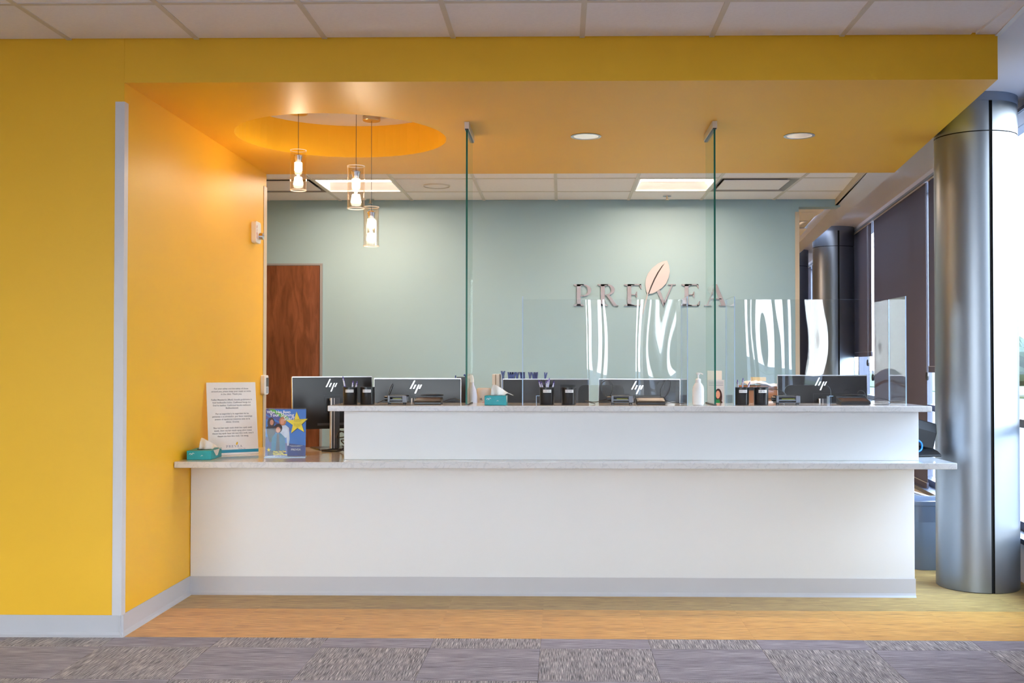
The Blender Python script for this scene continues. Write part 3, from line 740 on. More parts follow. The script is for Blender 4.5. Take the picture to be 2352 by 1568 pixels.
# pendants
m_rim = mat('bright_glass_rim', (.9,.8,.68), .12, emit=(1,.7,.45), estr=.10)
def pendant(x, y_, zt, zb, label, first=None):
    t = thing('pendant_lamp', label, 'lamp', (x, y_, zb))
    h = zt-zb; top = ZC-zb-.002
    MB().lathe([(0,top-.028),(.052,top-.028),(.055,top-.024),(.055,top)], 32).build('canopy', m_nickel, t, smooth=True)
    MB().tube([(0,0,h*.86),(0,0,top-.02)], .0016, 6).build('cord', m_grey_dk, t)
    MB().lathe([(0,h*.99),(.0485,h*.99),(.0485,h*.99)][1:2]+[(.0485,0),(.046,-.001)], 40).lathe([(.0455,0.002),(.0455,h*.99)], 40).build('outer_glass', m_lampglass, t, smooth=True)
    MB().lathe([(.046,h*.985),(.0492,h*.985),(.0492,h),(.046,h),(.046,h*.985)], 40).build('glass_rim', m_rim, t, smooth=True)
    MB().lathe([(.044,-.002),(.0492,-.002),(.0492,.003),(.044,.003),(.044,-.002)], 40).build('glass_rim', m_rim, t, smooth=True)
    MB().lathe([(.006,h*.90),(.012,h*.90),(.026,h*.86),(.018,h*.70),(0,h*.70)], 28).build('socket', m_chrome, t, smooth=True)
    MB().lathe([(0,h*.695),(.023,h*.69),(.0235,h*.50),(.018,h*.465),(0,h*.455)], 28).build('lit_bulb', m_frost, t, smooth=True)
    MB().lathe([(.024,h*.69),(.0235,h*.46),(.024,h*.36),(.030,h*.20),(.032,h*.10),(.028,h*.07)], 32).build('inner_glass', m_lampglass, t, smooth=True)
    MB().lathe([(0,h*.33),(.022,h*.33),(.030,h*.15),(.026,h*.135),(0,h*.14)], 28).build('lit_skirt', m_frost, t, smooth=True)
    l = bpy.data.lights.new('lamp', 'POINT'); l.energy = PENDANT_W; l.color = (1, .79, .60); l.shadow_soft_size = .008
    o = bpy.data.objects.new('lamp', l); COL.objects.link(o); o.parent = t; o.location = (0, 0, h*.395)
pendant(-1.590, 6.44, 2.576, 2.333, 'clear glass cylinder pendant lamp, leftmost and highest of the three')
pendant(-1.155, 6.00, 2.398, 2.158, 'clear glass cylinder pendant lamp, middle one in height')
pendant(-1.181, 6.63, 2.260, 2.016, 'clear glass cylinder pendant lamp, lowest of the three')

# ------------------------------------------------------------------ wall devices
fa = thing('fire_alarm_strobe', 'white fire alarm strobe on the yellow side wall', 'alarm', (XW, 7.19, 2.17))
MB().prism_x(rrect(.118, .145, .02), .0, .035).build('body', m_white_pl, fa, bevel=.004)
MB().lathe([(0,.03),(.022,.022),(.026,0)], 20, T=Matrix.Translation((.036,.028,-.022)) @ Matrix.Rotation(PI/2,4,'Y')).build('strobe_lens', m_chrome, fa, smooth=True)
mb = MB()
for i, c in enumerate('FIRE'):
    text_mb(c, .026, mb, Matrix.Translation((.0355, -.036, .025-.022*i)) @ Matrix.Rotation(PI/2,4,'Z') @ Matrix.Rotation(PI/2,4,'X'), bold=.0006)
mb.build('lettering', m_red, fa)
cr_ = thing('card_reader', 'white badge reader on the rear edge of the yellow side wall', 'reader', (XW, 7.42, 1.14))
MB().prism_x(rrect(.10, .135, .015), .0, .03).build('body', m_white_pl, cr_, bevel=.004)
MB().box(.0302, .032, -.01, .048, -.012, .05).build('display', m_grey_dk, cr_)
MB().box(.0302, .032, -.01, .048, -.058, -.016).build('keypad', mat('pale_blue_key', rgb(165,180,195), .4), cr_)

# ------------------------------------------------------------------ tissue boxes
def tissue_box(x, y_, z, rz, w, d, h, label, flip=1):
    t = thing('tissue_box', label, 'box', (x, y_, z), rz)
    MB().box(-w/2,w/2,-d/2,d/2,.0005,h).build('carton', m_teal_card, t, bevel=.002)
    # printed white sweep on front and side
    ye = -d/2-.0004
    for cx, cz, r in ((-.35,.62,.006),(-.24,.66,.006),(.12,.42,.005),(-.3,.55,.005)):
        MB().prism_y(arcpoly(cx*w, cz*h, r, r, r*.7, r*.7, 0, PI*1.1, 8), ye-.0003, ye+.0003).build('printed_swirl', m_white_paper, t)
    pr = MB()
    pr.prism_x([(-d*.30,h*.97),(-d*.05,h*.30),(d*.1,h*.30),(d*.30,h*.97)], w/2+.0001, w/2+.0008)
    pr.build('printed_sweep', m_white_paper, t)
    MB().prism([(w*.30*math.cos(a*PI/8), d*.22*math.sin(a*PI/8)) for a in range(16)], h+.0002, h+.0012).build('opening', m_dark, t)
    # crumpled sheet pulled up through the slot
    mb = MB(); U, V = 12, 8
    for j in range(V+1):
        for i in range(U+1):
            u, v = i/U, j/V
            px = (-.028 + .075*u + .02*v*v*1.0 + .03*v*u)*flip
            pz = h + .001 + .056*math.sin(PI*min(1, v*.75))*(.75+.35*math.cos(3*u)) - .018*u*v
            py = -.012 + .03*v + .010*math.sin(9*u+3*v)
            mb.v.append((px, py, pz))
    for j in range(V):
        for i in range(U):
            a = j*(U+1)+i; mb.f.append([a,a+1,a+U+2,a+U+1]); mb.mi.append(0)
    o = mb.build('tissue', m_tissue, t, smooth=True)
    so_ = o.modifiers.new('thickness', 'SOLIDIFY'); so_.thickness = .0012
tissue_box(-1.985, 5.945, TL, math.radians(4), .132, .23, .050, 'teal tissue box at the left end of the lower worktop')
tissue_box(-.362, 5.94, TU, math.radians(-2), .117, .12, .052, 'teal tissue box on the raised worktop right of the left glass partition')

# ------------------------------------------------------------------ safety notice
BL, BR, TLc = Vector((-2.012, 6.100, TL)), Vector((-1.770, 6.255, TL)), Vector((-2.066, 6.211, 1.177))
ex = (BR-BL).normalized(); W_ = (BR-BL).length; ev_ = (TLc-BL); ezv = (ev_ - ex*ev_.dot(ex)); Hh = ezv.length; ezv.normalize(); nv = ex.cross(ezv)   # nv faces the camera side?
skew = ev_.dot(ex)
if nv.y > 0: nv = -nv
sgn = thing('notice_board', 'white safety notice leaning against the yellow wall behind the tissue box', 'sign', tuple(BL))
def on_board(u, v, o=0.0): return ex*u + ezv*v + ex*(skew*v/Hh) + nv*o
mb = MB(); vs = [on_board(0,.001,0), on_board(W_,.001,0), on_board(W_,Hh,0), on_board(0,Hh,0)]
mb.add([tuple(v) for v in vs] + [tuple(v - nv*.004) for v in vs], [(0,1,2,3),(7,6,5,4),(0,4,5,1),(1,5,6,2),(2,6,7,3),(3,7,4,0)])
mb.build('board', m_white_paper, sgn)
def board_T(u, v, o):
    up_ = (ezv + ex*(skew/Hh)); p = on_board(u, v, o)
    return Matrix(((ex.x, up_.x, nv.x, p.x), (ex.y, up_.y, nv.y, p.y), (ex.z, up_.z, nv.z, p.z), (0,0,0,1)))
mb = MB(); zc_ = Hh
lines = [(.915,'For your safety and the safety of those'),(.876,'around you, please keep your mask on while'),(.838,'in the clinic. Thank you.'),
 (.760,'Fadlan Maaskarka (Mask) dusada gudaheena in'),(.722,'kuul bedkaadka bukta. Caafimaad banga iyo'),(.682,'Dad ka kaaftaa. Caafimaad banda mahkeed,'),(.645,'Badbaadsanad.'),
 (.566,'Por su seguridad y la seguridad de las'),(.528,'personas a su alrededor, por favor mantenga'),(.490,'puesto el tapabocas mientras este en la'),(.453,'clinica. Gracias.'),
 (.372,'Rau koj kev nyab xeeb thiab kev nyab xeeb'),(.334,'tseeb, thov coj lub ntaub npog qhov ncauj'),(.296,'thaum koj nyob hauv lub tsev kho mob, xws li'),(.258,'thaum tos kws kho mob. Ua tsaug.')]
for v, s_ in lines: text_mb(s_, .0128, mb, board_T(W_*.5, Hh*(v-.012), .0006), 0, bold=.00012)
mb.build('printed_text', m_print, sgn)
mb = MB(); x_ = W_*.35; sz = .0125
for ch, adv in (('P',1.15),('R',1.25),('E',1.2),('V',1.3),('E',1.1),('A',1.2)):
    g = glyph(ch, 0, .02); TT = board_T(x_, Hh*.100, .0008)
    mb.add([tuple(TT @ Vector((v[0]*sz, v[2]*sz, -v[1]*sz))) for v in g.v], g.f); x_ += adv*sz*1.05
text_mb('H E A L T H', .008, mb, board_T(W_*.66, Hh*.072, .0006))
mb.build('printed_name', mat('print_blue_grey', rgb(120,130,160), .6), sgn)
mb = MB(); TT = board_T(W_*.555, Hh*.128, .0008)
mb.add([tuple(TT @ Vector((a*.013, b*.018, 0))) for a, b in ((0,0),(.5,.2),(.75,.65),(.6,1.1),(.1,.9),(-.2,.45))], [(0,1,2,3,4,5)])
mb.build('printed_leaf', mat('print_yellow', rgb(240,200,60), .6), sgn)
mb = MB(); vs = [on_board(0,.012,.0005), on_board(W_,.012,.0005), on_board(W_,.030,.0005), on_board(0,.030,.0005)]
mb.add([tuple(v) for v in vs], [(0,1,2,3)]).build('printed_stripe', mat('stripe_blue', rgb(40,150,190), .5), sgn)

# ------------------------------------------------------------------ brochure holder with the star poster
bh = thing('poster_holder', 'clear holder with a blue poster of a yellow star on the lower worktop', 'holder', (-1.553, 6.02, TL), math.radians(8))
W2, H2 = .222, .275
lean = Matrix.Rotation(math.radians(-6), 4, 'X')
MB().box(-W2/2,W2/2,.003,.006,.004,H2, T=lean).build('back_sheet', m_acrylic, bh)
MB().box(-W2/2-.002,W2/2+.002,-.005,-.003,.004,.274, T=lean).build('front_sheet', m_pocket, bh)
MB().box(-W2/2-.002,W2/2+.002,-.035,.045,.0005,.004).build('base', m_acr_edge, bh)
MB().box(-W2/2,-.005,-.040,-.037,.004,.145).box(-.008,-.005,-.037,-.006,.004,.145).box(-W2/2,-W2/2+.003,-.037,-.006,.004,.145).build('leaflet_pocket', m_pocket, bh)
pm = [mat('poster_blue', rgb(38,110,200), .35, noise=.35, nscale=4), mat('poster_indigo', rgb(70,62,140), .35, noise=.15, nscale=9),
      mat('poster_green', rgb(92,175,60), .35), mat('poster_yellow', rgb(250,225,20), .4), mat('poster_dark', rgb(36,34,44), .4), mat('poster_white', rgb(238,240,248), .4),
      m_skin, mat('poster_hair', rgb(66,36,30), .5), mat('poster_hair_fair', rgb(196,130,84), .5), mat('poster_teal', rgb(0,110,150), .5, noise=.5, nscale=90), mat('poster_navy', rgb(52,64,130), .35), mat('poster_shirt', rgb(200,210,230), .5)]
po = MB(); lay = [0]
def flat(poly, m, dy=None):
    lay[0] += 1; y_ = .0028 - .00015*lay[0]
    po.add([tuple(lean @ Vector((x*W2-W2/2, y_, .006+z*(H2-.012)))) for x, z in poly], [tuple(range(len(poly)))], m)
def ell(cx, cz, rx, rz_, n=18): return [(cx+rx*math.cos(2*PI*k/n), cz+rz_*math.sin(2*PI*k/n)) for k in range(n)]
flat([(0,0),(1,0),(1,1),(0,1)], 0)
flat([(0,0),(1,0),(1,.22),(.5,.28),(0,.42)], 10)
flat([(0,.80),(.5,.66),(.64,.58),(.60,.52),(.34,.63),(0,.88)][::-1], 1)
flat([(0,1),(0,.90),(.2,.80),(.45,.68),(.52,.72),(.30,.86),(.12,1)], 1)
flat([(.06,1),(.2,1),(.55,.84),(.60,.74),(.5,.74),(.32,.86)], 2)
star = []
for k in range(10):
    a = PI/2 + math.radians(4) + k*PI/5; r_ = .30 if k % 2 == 0 else .125
    star.append((.78+r_*math.cos(a)*.93, .70+r_*math.sin(a)*.83))
flat([(x+.012, z-.010) for x, z in star], 4); flat(star, 3)
# three printed figures
flat([(.02,.62),(.10,.665),(.16,.66),(.24,.63),(.24,.45),(.22,.3),(.10,.3),(.03,.5)], 4); flat(ell(.13,.715,.090,.115), 7); flat(ell(.148,.72,.046,.060), 6)
flat([(.33,.60),(.40,.66),(.50,.66),(.58,.60),(.60,.36),(.58,.22),(.54,.22),(.52,.4),(.40,.35)], 11); flat(ell(.42,.745,.088,.095), 8); flat(ell(.41,.735,.048,.060), 6)
flat([(.16,.40),(.24,.485),(.38,.485),(.48,.40),(.50,.12),(.14,.12)], 9); flat([(.28,.47),(.34,.47),(.36,.12),(.26,.12)], 4); flat(ell(.31,.59,.105,.100), 7); flat(ell(.31,.56,.055,.064), 6)
flat([(.14,.12),(.50,.12),(.50,.02),(.06,.02),(.06,.12)], 4)
sm = [(.085+(.055 if k % 2 == 0 else .022)*math.cos(PI/2+k*PI/5), .135+(.048 if k % 2 == 0 else .02)*math.sin(PI/2+k*PI/5)) for k in range(10)]
flat(sm, 3)
ps = po.build('poster', pm, bh)
def poster_T(x, z): return lean @ Matrix.Translation((x*W2-W2/2, -.0014, .006+z*(H2-.012))) @ Matrix.Rotation(PI/2,4,'X')
tx = MB()
for s_, x, z, sz in (('Who Has Been', .32, .915, .021), ('Your Shining', .40, .845, .026), ('Star?', .58, .765, .031)):
    text_mb(s_, sz, tx, poster_T(x, z), 0, bold=.0005)
text_mb('PREVEA', .016, tx, poster_T(.76, .115), 0); text_mb('Please place your completed card', .0052, tx, poster_T(.76, .215), 0); text_mb('in the box provided here', .0052, tx, poster_T(.76, .195), 0)
text_mb('Please, Take Time', .0095, tx, poster_T(.36, .085), 1, bold=.0004); text_mb('And Recognize', .0095, tx, poster_T(.32, .053), 1, bold=.0004); text_mb('Exceptional Service', .0095, tx, poster_T(.375, .021), 1, bold=.0004)
for i, s_ in enumerate(('Tell us who made your visit', 'shine with kindness', 'and great care', '', 'Share your story', 'with a member of', 'our front desk', 'today')):
    if s_: text_mb(s_, .0058, tx, poster_T(.79, .775-.024*i), 2)
tx.build('poster_lettering', [mat('print_white', rgb(245,245,250), .5), mat('print_bright_yellow', rgb(250,225,20), .5), mat('print_olive', rgb(120,105,20), .5)], ps)

# ------------------------------------------------------------------ monitors
def hp_logo(parent, cx, cz, s, y_, T=None):
    """row of slanted strokes"""
    mb = MB(); w = .105*s
    def bar(xb_, zb_, xt, zt): mb.prism_y([(cx+(xb_-.5)*s*.85, cz+(zb_-.5)*s), (cx+(xb_-.5)*s*.85+w, cz+(zb_-.5)*s), (cx+(xt-.5)*s*.85+w, cz+(zt-.5)*s), (cx+(xt-.5)*s*.85, cz+(zt-.5)*s)], y_-.002, y_, T=T)
    bar(-.02,.36,.36,1.0); bar(.27,.36,.46,.68); bar(.42,0,.76,.68); bar(.80,.36,.99,.68)
    mb.build('emblem', m_logo, parent)
def monitor(x, y_, rz, label, w=.537, h=.318, top=.437, logo=True, stand_dx=0.0):
    t = thing('monitor', label, 'monitor', (x, y_, TL), rz)
    tilt = Matrix.Translation((0,0,top)) @ Matrix.Rotation(math.radians(-4), 4, 'X') @ Matrix.Translation((0,0,-top))
    MB().box(-w/2+.002,w/2-.002,0,.014,top-h,top-.006, T=tilt).build('back_shell', m_monitor, t, bevel=.002)
    MB().box(-w/2,w/2,.002,.024,top-.006,top, T=tilt).box(-w/2,-w/2+.002,.002,.024,top-h,top, T=tilt).box(w/2-.002,w/2,.002,.024,top-h,top, T=tilt).build('silver_edge', m_silver, t)
    MB().box(-w/2+.004,w/2-.004,.0142,.022,top-h+.004,top-.008, T=tilt).build('screen', m_black, t)
    p = MB(); a, z0, z1 = .055, top-.225, top-.115
    for bx in ((-a,a,z1-.0015,z1),(-a,a,z0,z0+.0015),(-a,-a+.0015,z0,z1),(a-.0015,a,z0,z1)): p.box(bx[0],bx[1],-.0006,0,bx[2],bx[3], T=tilt)
    p.build('mount_outline', m_black, t)
    MB().lathe([(0,0),(.035,0),(.038,.02),(.03,.05)], 24, T=tilt @ Matrix.Translation((0,-.040,(z0+z1)/2)) @ Matrix.Rotation(-PI/2,4,'X')).build('hinge', m_monitor, t, smooth=True)
    MB().box(-.10,.10,-.001,0,top-h+.02,top-h+.035, T=tilt).build('port_strip', m_grey_dk, t)
    if logo: hp_logo(t, -.012, top-.055, .078, -.0006, tilt)
    MB().box(-.030,-.023,-.066,-.040,.004,.315).box(-.010,-.007,-.066,-.060,.004,.315).build('stand_trim', m_white_pl, t)
    MB().box(-.023,.026,-.064,-.042,.004,.315).build('stand_column', m_grey_dk, t)
    MB().box(-.11,.11,-.10,.12,.0005,.008).build('stand_base', m_monitor, t, bevel=.002)
    return t
monitor(-1.415, 6.62, math.radians(28), 'dark monitor seen from behind, leftmost, its silver stand in view beside the desk end', w=.505, h=.322, top=.447)
monitor(-.887, 6.60, 0, 'dark monitor seen from behind between the leftmost monitor and the left glass partition')
monitor(-.096, 6.60, math.radians(2), 'dark monitor seen from behind left of centre, behind the middle pen cups', w=.532, logo=False, top=.434)
monitor(.475, 6.60, math.radians(-14), 'dark monitor seen from behind the right half of the middle acrylic shield', w=.505, top=.434)
monitor(1.595, 6.60, math.radians(-3), 'dark monitor seen from behind the right acrylic shield', w=.540, top=.458)

# cables under the leftmost monitor
cb_ = thing('cable_tangle', 'tangle of black cables on the lower worktop under the leftmost monitor', 'cables', (-1.28, 6.36, TL))
rnd = random.Random(3)
for k in range(5):
    pts = [(.03*k-.08, .02, .006)]
    for j in range(5): pts.append((rnd.uniform(-.07,.07), rnd.uniform(-.06,.06), rnd.uniform(.004,.14 if k < 3 else .04)))
    if k == 0: pts = [(-.15,.03,.006),(-.05,.02,.006),(-.01,0,.03),(.0,0,.10),(-.005,.03,.19)]
    MB().tube(smooth_path(pts, 8), .0035 if k else .005, 6).build('cable', m_black, cb_, smooth=True)
ad = MB().box(-.022,.022,-.02,.02,.0005,.03).build('adapter_box', m_card, loc=(-1.262, 6.42, TL), rz=.4)
tag(ad, 'small tan cardboard box among the black cables', 'box')

# ------------------------------------------------------------------ pen cups and pens
cups = [(-1.175, 'black metal pen cup holding pens at the left end of the raised worktop', 'CLEAN PENS', [(-.020,-.25,.15),(.010,.14,.12),(.024,.30,.10)]),
        (-1.079, 'empty black metal pen cup beside the leftmost pen cup', 'USED PENS', []),
        (-.0815, 'black metal pen cup full of pens behind the middle acrylic shield', 'CLEAN PENS', [(-.026,-.32,.13),(-.016,.22,.14),(-.008,-.30,.12),(.004,.02,.13),(.012,-.12,.12),(.026,.28,.12)]),
        (.040, 'empty black metal pen cup behind the middle acrylic shield', 'USED PENS', []),
        (.9955, 'black metal pen cup with pens at the left edge of the right acrylic shield', 'CLEAN PENS', [(-.018,-.12,.13),(.004,.06,.14),(.022,.36,.12)]),
        (1.1025, 'empty black metal pen cup behind the right acrylic shield', 'USED PENS', [])]
cup0 = None
pen_mats = [m_lilac, m_purple, m_white_pl]
pen_barrel = MB().lathe([(0,0),(.0012,.001),(.004,.012),(.0045,.03),(.0045,.135),(.003,.138)], 10).mesh('barrel', m_lilac)
pen_grip = MB().lathe([(.0047,.012),(.0054,.02),(.0054,.05),(.0047,.056)], 10).lathe([(.0047,.125),(.0048,.139),(.0022,.14),(.0022,.150),(0,.151)], 10).lathe([(.0047,.085),(.0049,.086),(.0049,.094),(.0047,.095)], 10).mesh('grip', m_purple)
pen_clip = MB().box(-.0018,.0018,-.0078,-.0062,.098,.138).box(-.0018,.0018,-.0078,0,.134,.138).mesh('clip', m_white_pl)
for me in (pen_barrel, pen_grip): me.polygons.foreach_set('use_smooth', [True]*len(me.polygons))
for i, (x, lab, word, pens) in enumerate(cups):
    y_ = 5.955
    if cup0 is None:
        t = thing('pen_cup', lab, 'cup', (x, y_, TU), 0, 'pen cups along the raised worktop'); cup0 = t
        MB().lathe([(0,.001),(.038,.001),(.0395,.004),(.0395,.094),(.0425,.0955),(.0425,.098),(.0385,.098),(.0375,.094),(.0375,.006),(0,.006)], 36).build('cup', m_black_m, t, smooth=True)
    else:
        t = copy_tree(cup0); t.location = (x, y_, TU); t['label'] = lab
        for ch in list(t.children):
            if ch.name.startswith('paper_label'): bpy.data.objects.remove(ch)
    lb = MB(); r_ = .0400
    for k in range(8):
        a0, a1 = -PI/2 - .62 + .14 + k*.15 - .05, -PI/2 - .62 + .14 + (k+1)*.15 - .05
        lb.add([(r_*math.cos(a0),r_*math.sin(a0),.068),(r_*math.cos(a1),r_*math.sin(a1),.068),(r_*math.cos(a1),r_*math.sin(a1),.084),(r_*math.cos(a0),r_*math.sin(a0),.084)], [(0,1,2,3)])
    tmp = MB(); text_mb(word, .0085, tmp, None, 0, bold=.0001)
    n0 = len(lb.v)
    for v in tmp.v:
        a = -PI/2 + .02 + v[0]/r_; lb.v.append(((r_+.0003)*math.cos(a), (r_+.0003)*math.sin(a), .0735+v[1]))
    for f in tmp.f: lb.f.append([q+n0 for q in f]); lb.mi.append(1)
    lb.build('paper_label', [m_white_paper, m_print], t)
    for (dx, tl, zz) in pens:
        where = ['left', '', 'middle', '', 'right', ''][i]
        p = thing('pen', 'purple and white pen standing in the %s cup of pens' % where, 'pen', (x+dx*.55, y_ + rnd.uniform(-.012,.012), TU+.009), 0, 'pens in the %s pen cup' % where)
        p.rotation_euler = (rnd.uniform(-.08,.08), tl*.75, 0)
        s_ = (zz+.0)/.15; p.scale = (1,1,max(.82, s_))
        link('barrel', pen_barrel, p); link('grip', pen_grip, p); link('clip', pen_clip, p)

# ------------------------------------------------------------------ card scanners and signature pads
def scanner(x, label, w, cable):
    t = thing('card_scanner', label, 'scanner', (x, 6.02, TU))
    MB().box(-w/2+.02,w/2-.02,-.045,.045,.008,.018).build('base_plate', m_grey_dk, t, bevel=.002)
    for sx in (-w/2+.03, w/2-.035): MB().cyl(sx,-.035,.0005,.008,.009,12).build('foot', m_black, t)
    b = MB(); a = w/2-.022
    b.box(-a, a, -.05, .05, .040, .050); b.box(-a, a, .02, .05, .018, .040)
    b.build('hood', m_grey_dk, t, bevel=.002)
    MB().box(-a, -a+.012, -.052, .05, .014, .050).build('side_cheek', m_grey_md, t, bevel=.002)
    MB().box(a-.024, a, -.052, .05, .012, .050).build('side_cheek', m_grey_md, t, bevel=.002)
    MB().box(-a+.012, a-.024, -.046, -.043, .022, .029).build('card_tray', m_grey_md, t)
    MB().box(-a+.03, a-.03, -.048, -.046, .031, .034).build('status_strip', mat('strip_lime', rgb(170,180,60), .4) if 'strip_lime' not in bpy.data.materials else bpy.data.materials['strip_lime'], t)
    MB().lathe([(0,0),(.014,0),(.014,.02),(0,.02)], 14, T=Matrix.Translation((-a-.001,-.02,.032)) @ Matrix.Rotation(-PI/2,4,'Y')).build('plug', m_black, t)
    MB().tube(smooth_path([(p[0]*w, p[1], p[2]) for p in cable], 8), .0022, 6).build('cable', m_black, t, smooth=True)
def sigpad(x, label, w, pen_on, cable, sx=1):
    t = thing('signature_pad', label, 'pad', (x, 6.02, TU))
    MB().prism_x([(-.055,.0005),(.055,.0005),(.055,.040),(-.045,.020),(-.055,.014)], -w/2, w/2).build('body', m_black, t, bevel=.003)
    MB().prism_x([(-.040,.0212),(.030,.0352),(.030,.0364),(-.040,.0224)], -w/2+.012, w/2-.012).build('writing_panel', m_brown_top, t)
    MB().box(-w/2, w/2, .040, .056, .036, .044).build('pen_rest', m_grey_dk, t, bevel=.002)
    if pen_on:
        MB().lathe([(0,0),(.002,.008),(.005,.03),(.006,.10),(.004,.13),(0,.135)], 12, T=Matrix.Translation((-.055,.048,.050)) @ Matrix.Rotation(PI/2,4,'Y')).build('stylus', m_black, t, smooth=True)
    MB().tube(smooth_path([(p[0]*w, p[1], p[2]) for p in cable], 8), .002, 6).build('cable', m_black, t, smooth=True)
scanner(-.916, 'dark card scanner left of the left glass partition', .150, [(-.42,0,.03),(-.40,.03,.06),(-.30,.04,.105),(-.24,.04,.112),(-.27,.04,.09),(-.42,.05,.045),(-.62,.05,.02),(-.85,.05,.004)])
scanner(.337, 'dark card scanner at the cutout of the middle acrylic shield', .165, [(-.42,0,.03),(-.62,.03,.06),(-.68,.04,.11),(-.50,.04,.135),(-.32,.04,.115),(-.32,.04,.07),(-.5,.03,.03),(-.9,.02,.012),(-1.25,0,.020),(-.9,-.01,.003)])
scanner(1.256, 'dark card scanner at the cutout of the right acrylic shield', .175, [(-.42,0,.03),(-.60,.02,.03),(-.72,.02,.006),(-.75,.03,.07),(-.55,.04,.085),(-.25,.04,.083),(.0,.04,.06),(.02,.03,.02)])
sigpad(-.746, 'black signature pad with a stylus lying on it, left of the left glass partition', .150, True, [(.5,.04,.012),(.75,.04,.025),(.95,.04,.03),(1.15,.05,.02)])
sigpad(.497, 'black signature pad behind the middle acrylic shield', .158, False, [(.42,.04,.03),(.38,.04,.08),(.55,.04,.13),(.72,.04,.13),(.68,.04,.07),(.5,.04,.03),(.75,.02,.012),(1.2,.0,.004)])
sigpad(1.628, 'black signature pad with a stylus behind the right acrylic shield', .165, True, [(.2,.04,.05),(.25,.04,.075),(.42,.04,.07),(.55,.03,.02),(.9,.04,.035),(1.25,.03,.02),(1.15,-.02,.003),(.6,-.03,.003)])

# hand sanitiser
hs = thing('sanitizer_bottle', 'white pump bottle of hand sanitizer left of the right glass partition', 'bottle', (.749, 5.90, TU))
MB().lathe([(0,.0005),(.026,.0005),(.031,.006),(.032,.03),(.032,.085),(.029,.103),(.020,.118),(.0135,.126),(.0135,.130),(0,.130)], 36).build('bottle', m_white_pl, hs, smooth=True)
MB().lathe([(.0148,.124),(.0150,.142),(.011,.146),(0,.146)], 24).build('collar', m_white_pl, hs, smooth=True)
MB().lathe([(.0045,.145),(.0045,.166),(.009,.168),(.012,.177),(0,.179)], 20).tube([(0,0,.174),(.015,-.002,.1745),(.026,-.003,.169)], .0035, 8).build('pump', m_white_pl, hs, smooth=True)

# ------------------------------------------------------------------ things on the cabinet behind
def book(x, w, h, d, m, label, spine=None, rz=0):
    t = thing('binder', label, 'binder', (x, 7.12, TCB), rz)
    MB().box(-w/2,w/2,-d/2,d/2,.0005,h).build('cover', m, t, bevel=.0015)
    MB().box(-w/2+.003,w/2-.003,-d/2+.01,d/2-.004,h-.001,h+.0008).build('pages', m_white_paper, t)
    if spine:
        mb = MB(); text_mb(spine, .012, mb, Matrix.Translation((.004,-d/2-.0006,h*.42)) @ Matrix.Rotation(PI/2,4,'X') @ Matrix.Rotation(PI/2,4,'Z')); mb.build('spine_print', m_print, t)
m_cream = mat('cream_card', rgb(225,215,200), .6)
book(-.443, .022, .268, .2, m_cream, 'thin cream binder with a printed spine behind the middle tissue box', 'HANDBOOK')
book(-.417, .024, .268, .2, mat('grey_white_card', rgb(222,222,215), .6), 'plain off-white binder right of the printed cream binder')

def sorter(x, n, w, h, label, z=TCB, y_=7.02):
    t = thing('file_sorter', label, 'file sorter', (x, y_, z))
    MB().box(-w/2,w/2,-.06,.06,.0005,.006).build('base', m_navy, t)
    for i in range(n):
        cx = -w/2 + w*(i+.5)/n
        lean_ = rnd.uniform(-.12,.12)
        T_ = Matrix.Translation((cx,0,0)) @ Matrix.Rotation(lean_,4,'Y')
        c = w/n*.50 if n > 1 else w*.5
        MB().prism_y([(-.004,.006),(.004,.006),(.006,h*.88),(c+.003,h),(c-.004,h),(0,h*.94),(-c+.004,h),(-c-.003,h),(-.006,h*.88)], -.05, .05, T=T_).build('divider', m_navy, t)
sorter(-.388, 1, .020, .290, 'single upright navy blue plastic holder beside the off-white binder', y_=7.10)
sorter(-.306, 6, .105, .283, 'navy blue plastic file sorter above the monitor, left one')
sorter(-.168, 5, .084, .283, 'navy blue plastic file sorter above the monitor, right one')

wc = thing('wipes_canister', 'white canister of disinfecting wipes behind the left glass partition', 'canister', (-.513, 7.10, TCB))
MB().lathe([(0,.0005),(.046,.0005),(.047,.004),(.047,.150),(.0475,.152),(.0475,.168),(.042,.177),(0,.178)], 32).build('canister', m_white_pl, wc, smooth=True)
mb = MB()
tmp = MB(); text_mb('XL', .020, tmp, None, 0, bold=.0006)
for v in tmp.v: a = -PI/2 - .35 + v[0]/.0475; mb.v.append((.0475*math.cos(a), .0475*math.sin(a), .098+v[1]))
mb.f = tmp.f; mb.mi = [0]*len(tmp.f); mb.build('printed_size', m_print, wc)
mb = MB(); rg = arcpoly(0, 0, .014, .014, .011, .011, 0, 2*PI-.01, 20)
mb.prism_y([(x*1.0, z+.072) for x, z in rg], -.0485, -.0478); mb.prism_y([(-.011,.080),(-.008,.083),(.011,.064),(.008,.061)], -.0485, -.0478)
mb.build('printed_ring', mat('print_pink', rgb(215,90,130), .5), wc)
sp = thing('spray_bottle', 'white spray bottle just right of the left glass partition', 'bottle', (-.585, 6.995, TCB))
MB().lathe([(0,.0005),(.036,.0005),(.038,.01),(.036,.13),(.028,.17),(.015,.20),(.013,.215),(0,.216)], 28).build('bottle', mat('pale_blue_plastic', rgb(205,215,235), .35), sp, smooth=True)
MB().prism_y([(-.014,.215),(.014,.215),(.012,.235),(.006,.262),(-.008,.262),(-.03,.255),(-.03,.245),(-.012,.238)], -.010, .010).build('trigger_head', m_white_pl, sp, bevel=.002)
fr_ = thing('blue_rack', 'dark blue curved plastic rack seen through the left glass partition', 'rack', (-.670, 7.14, TCB))
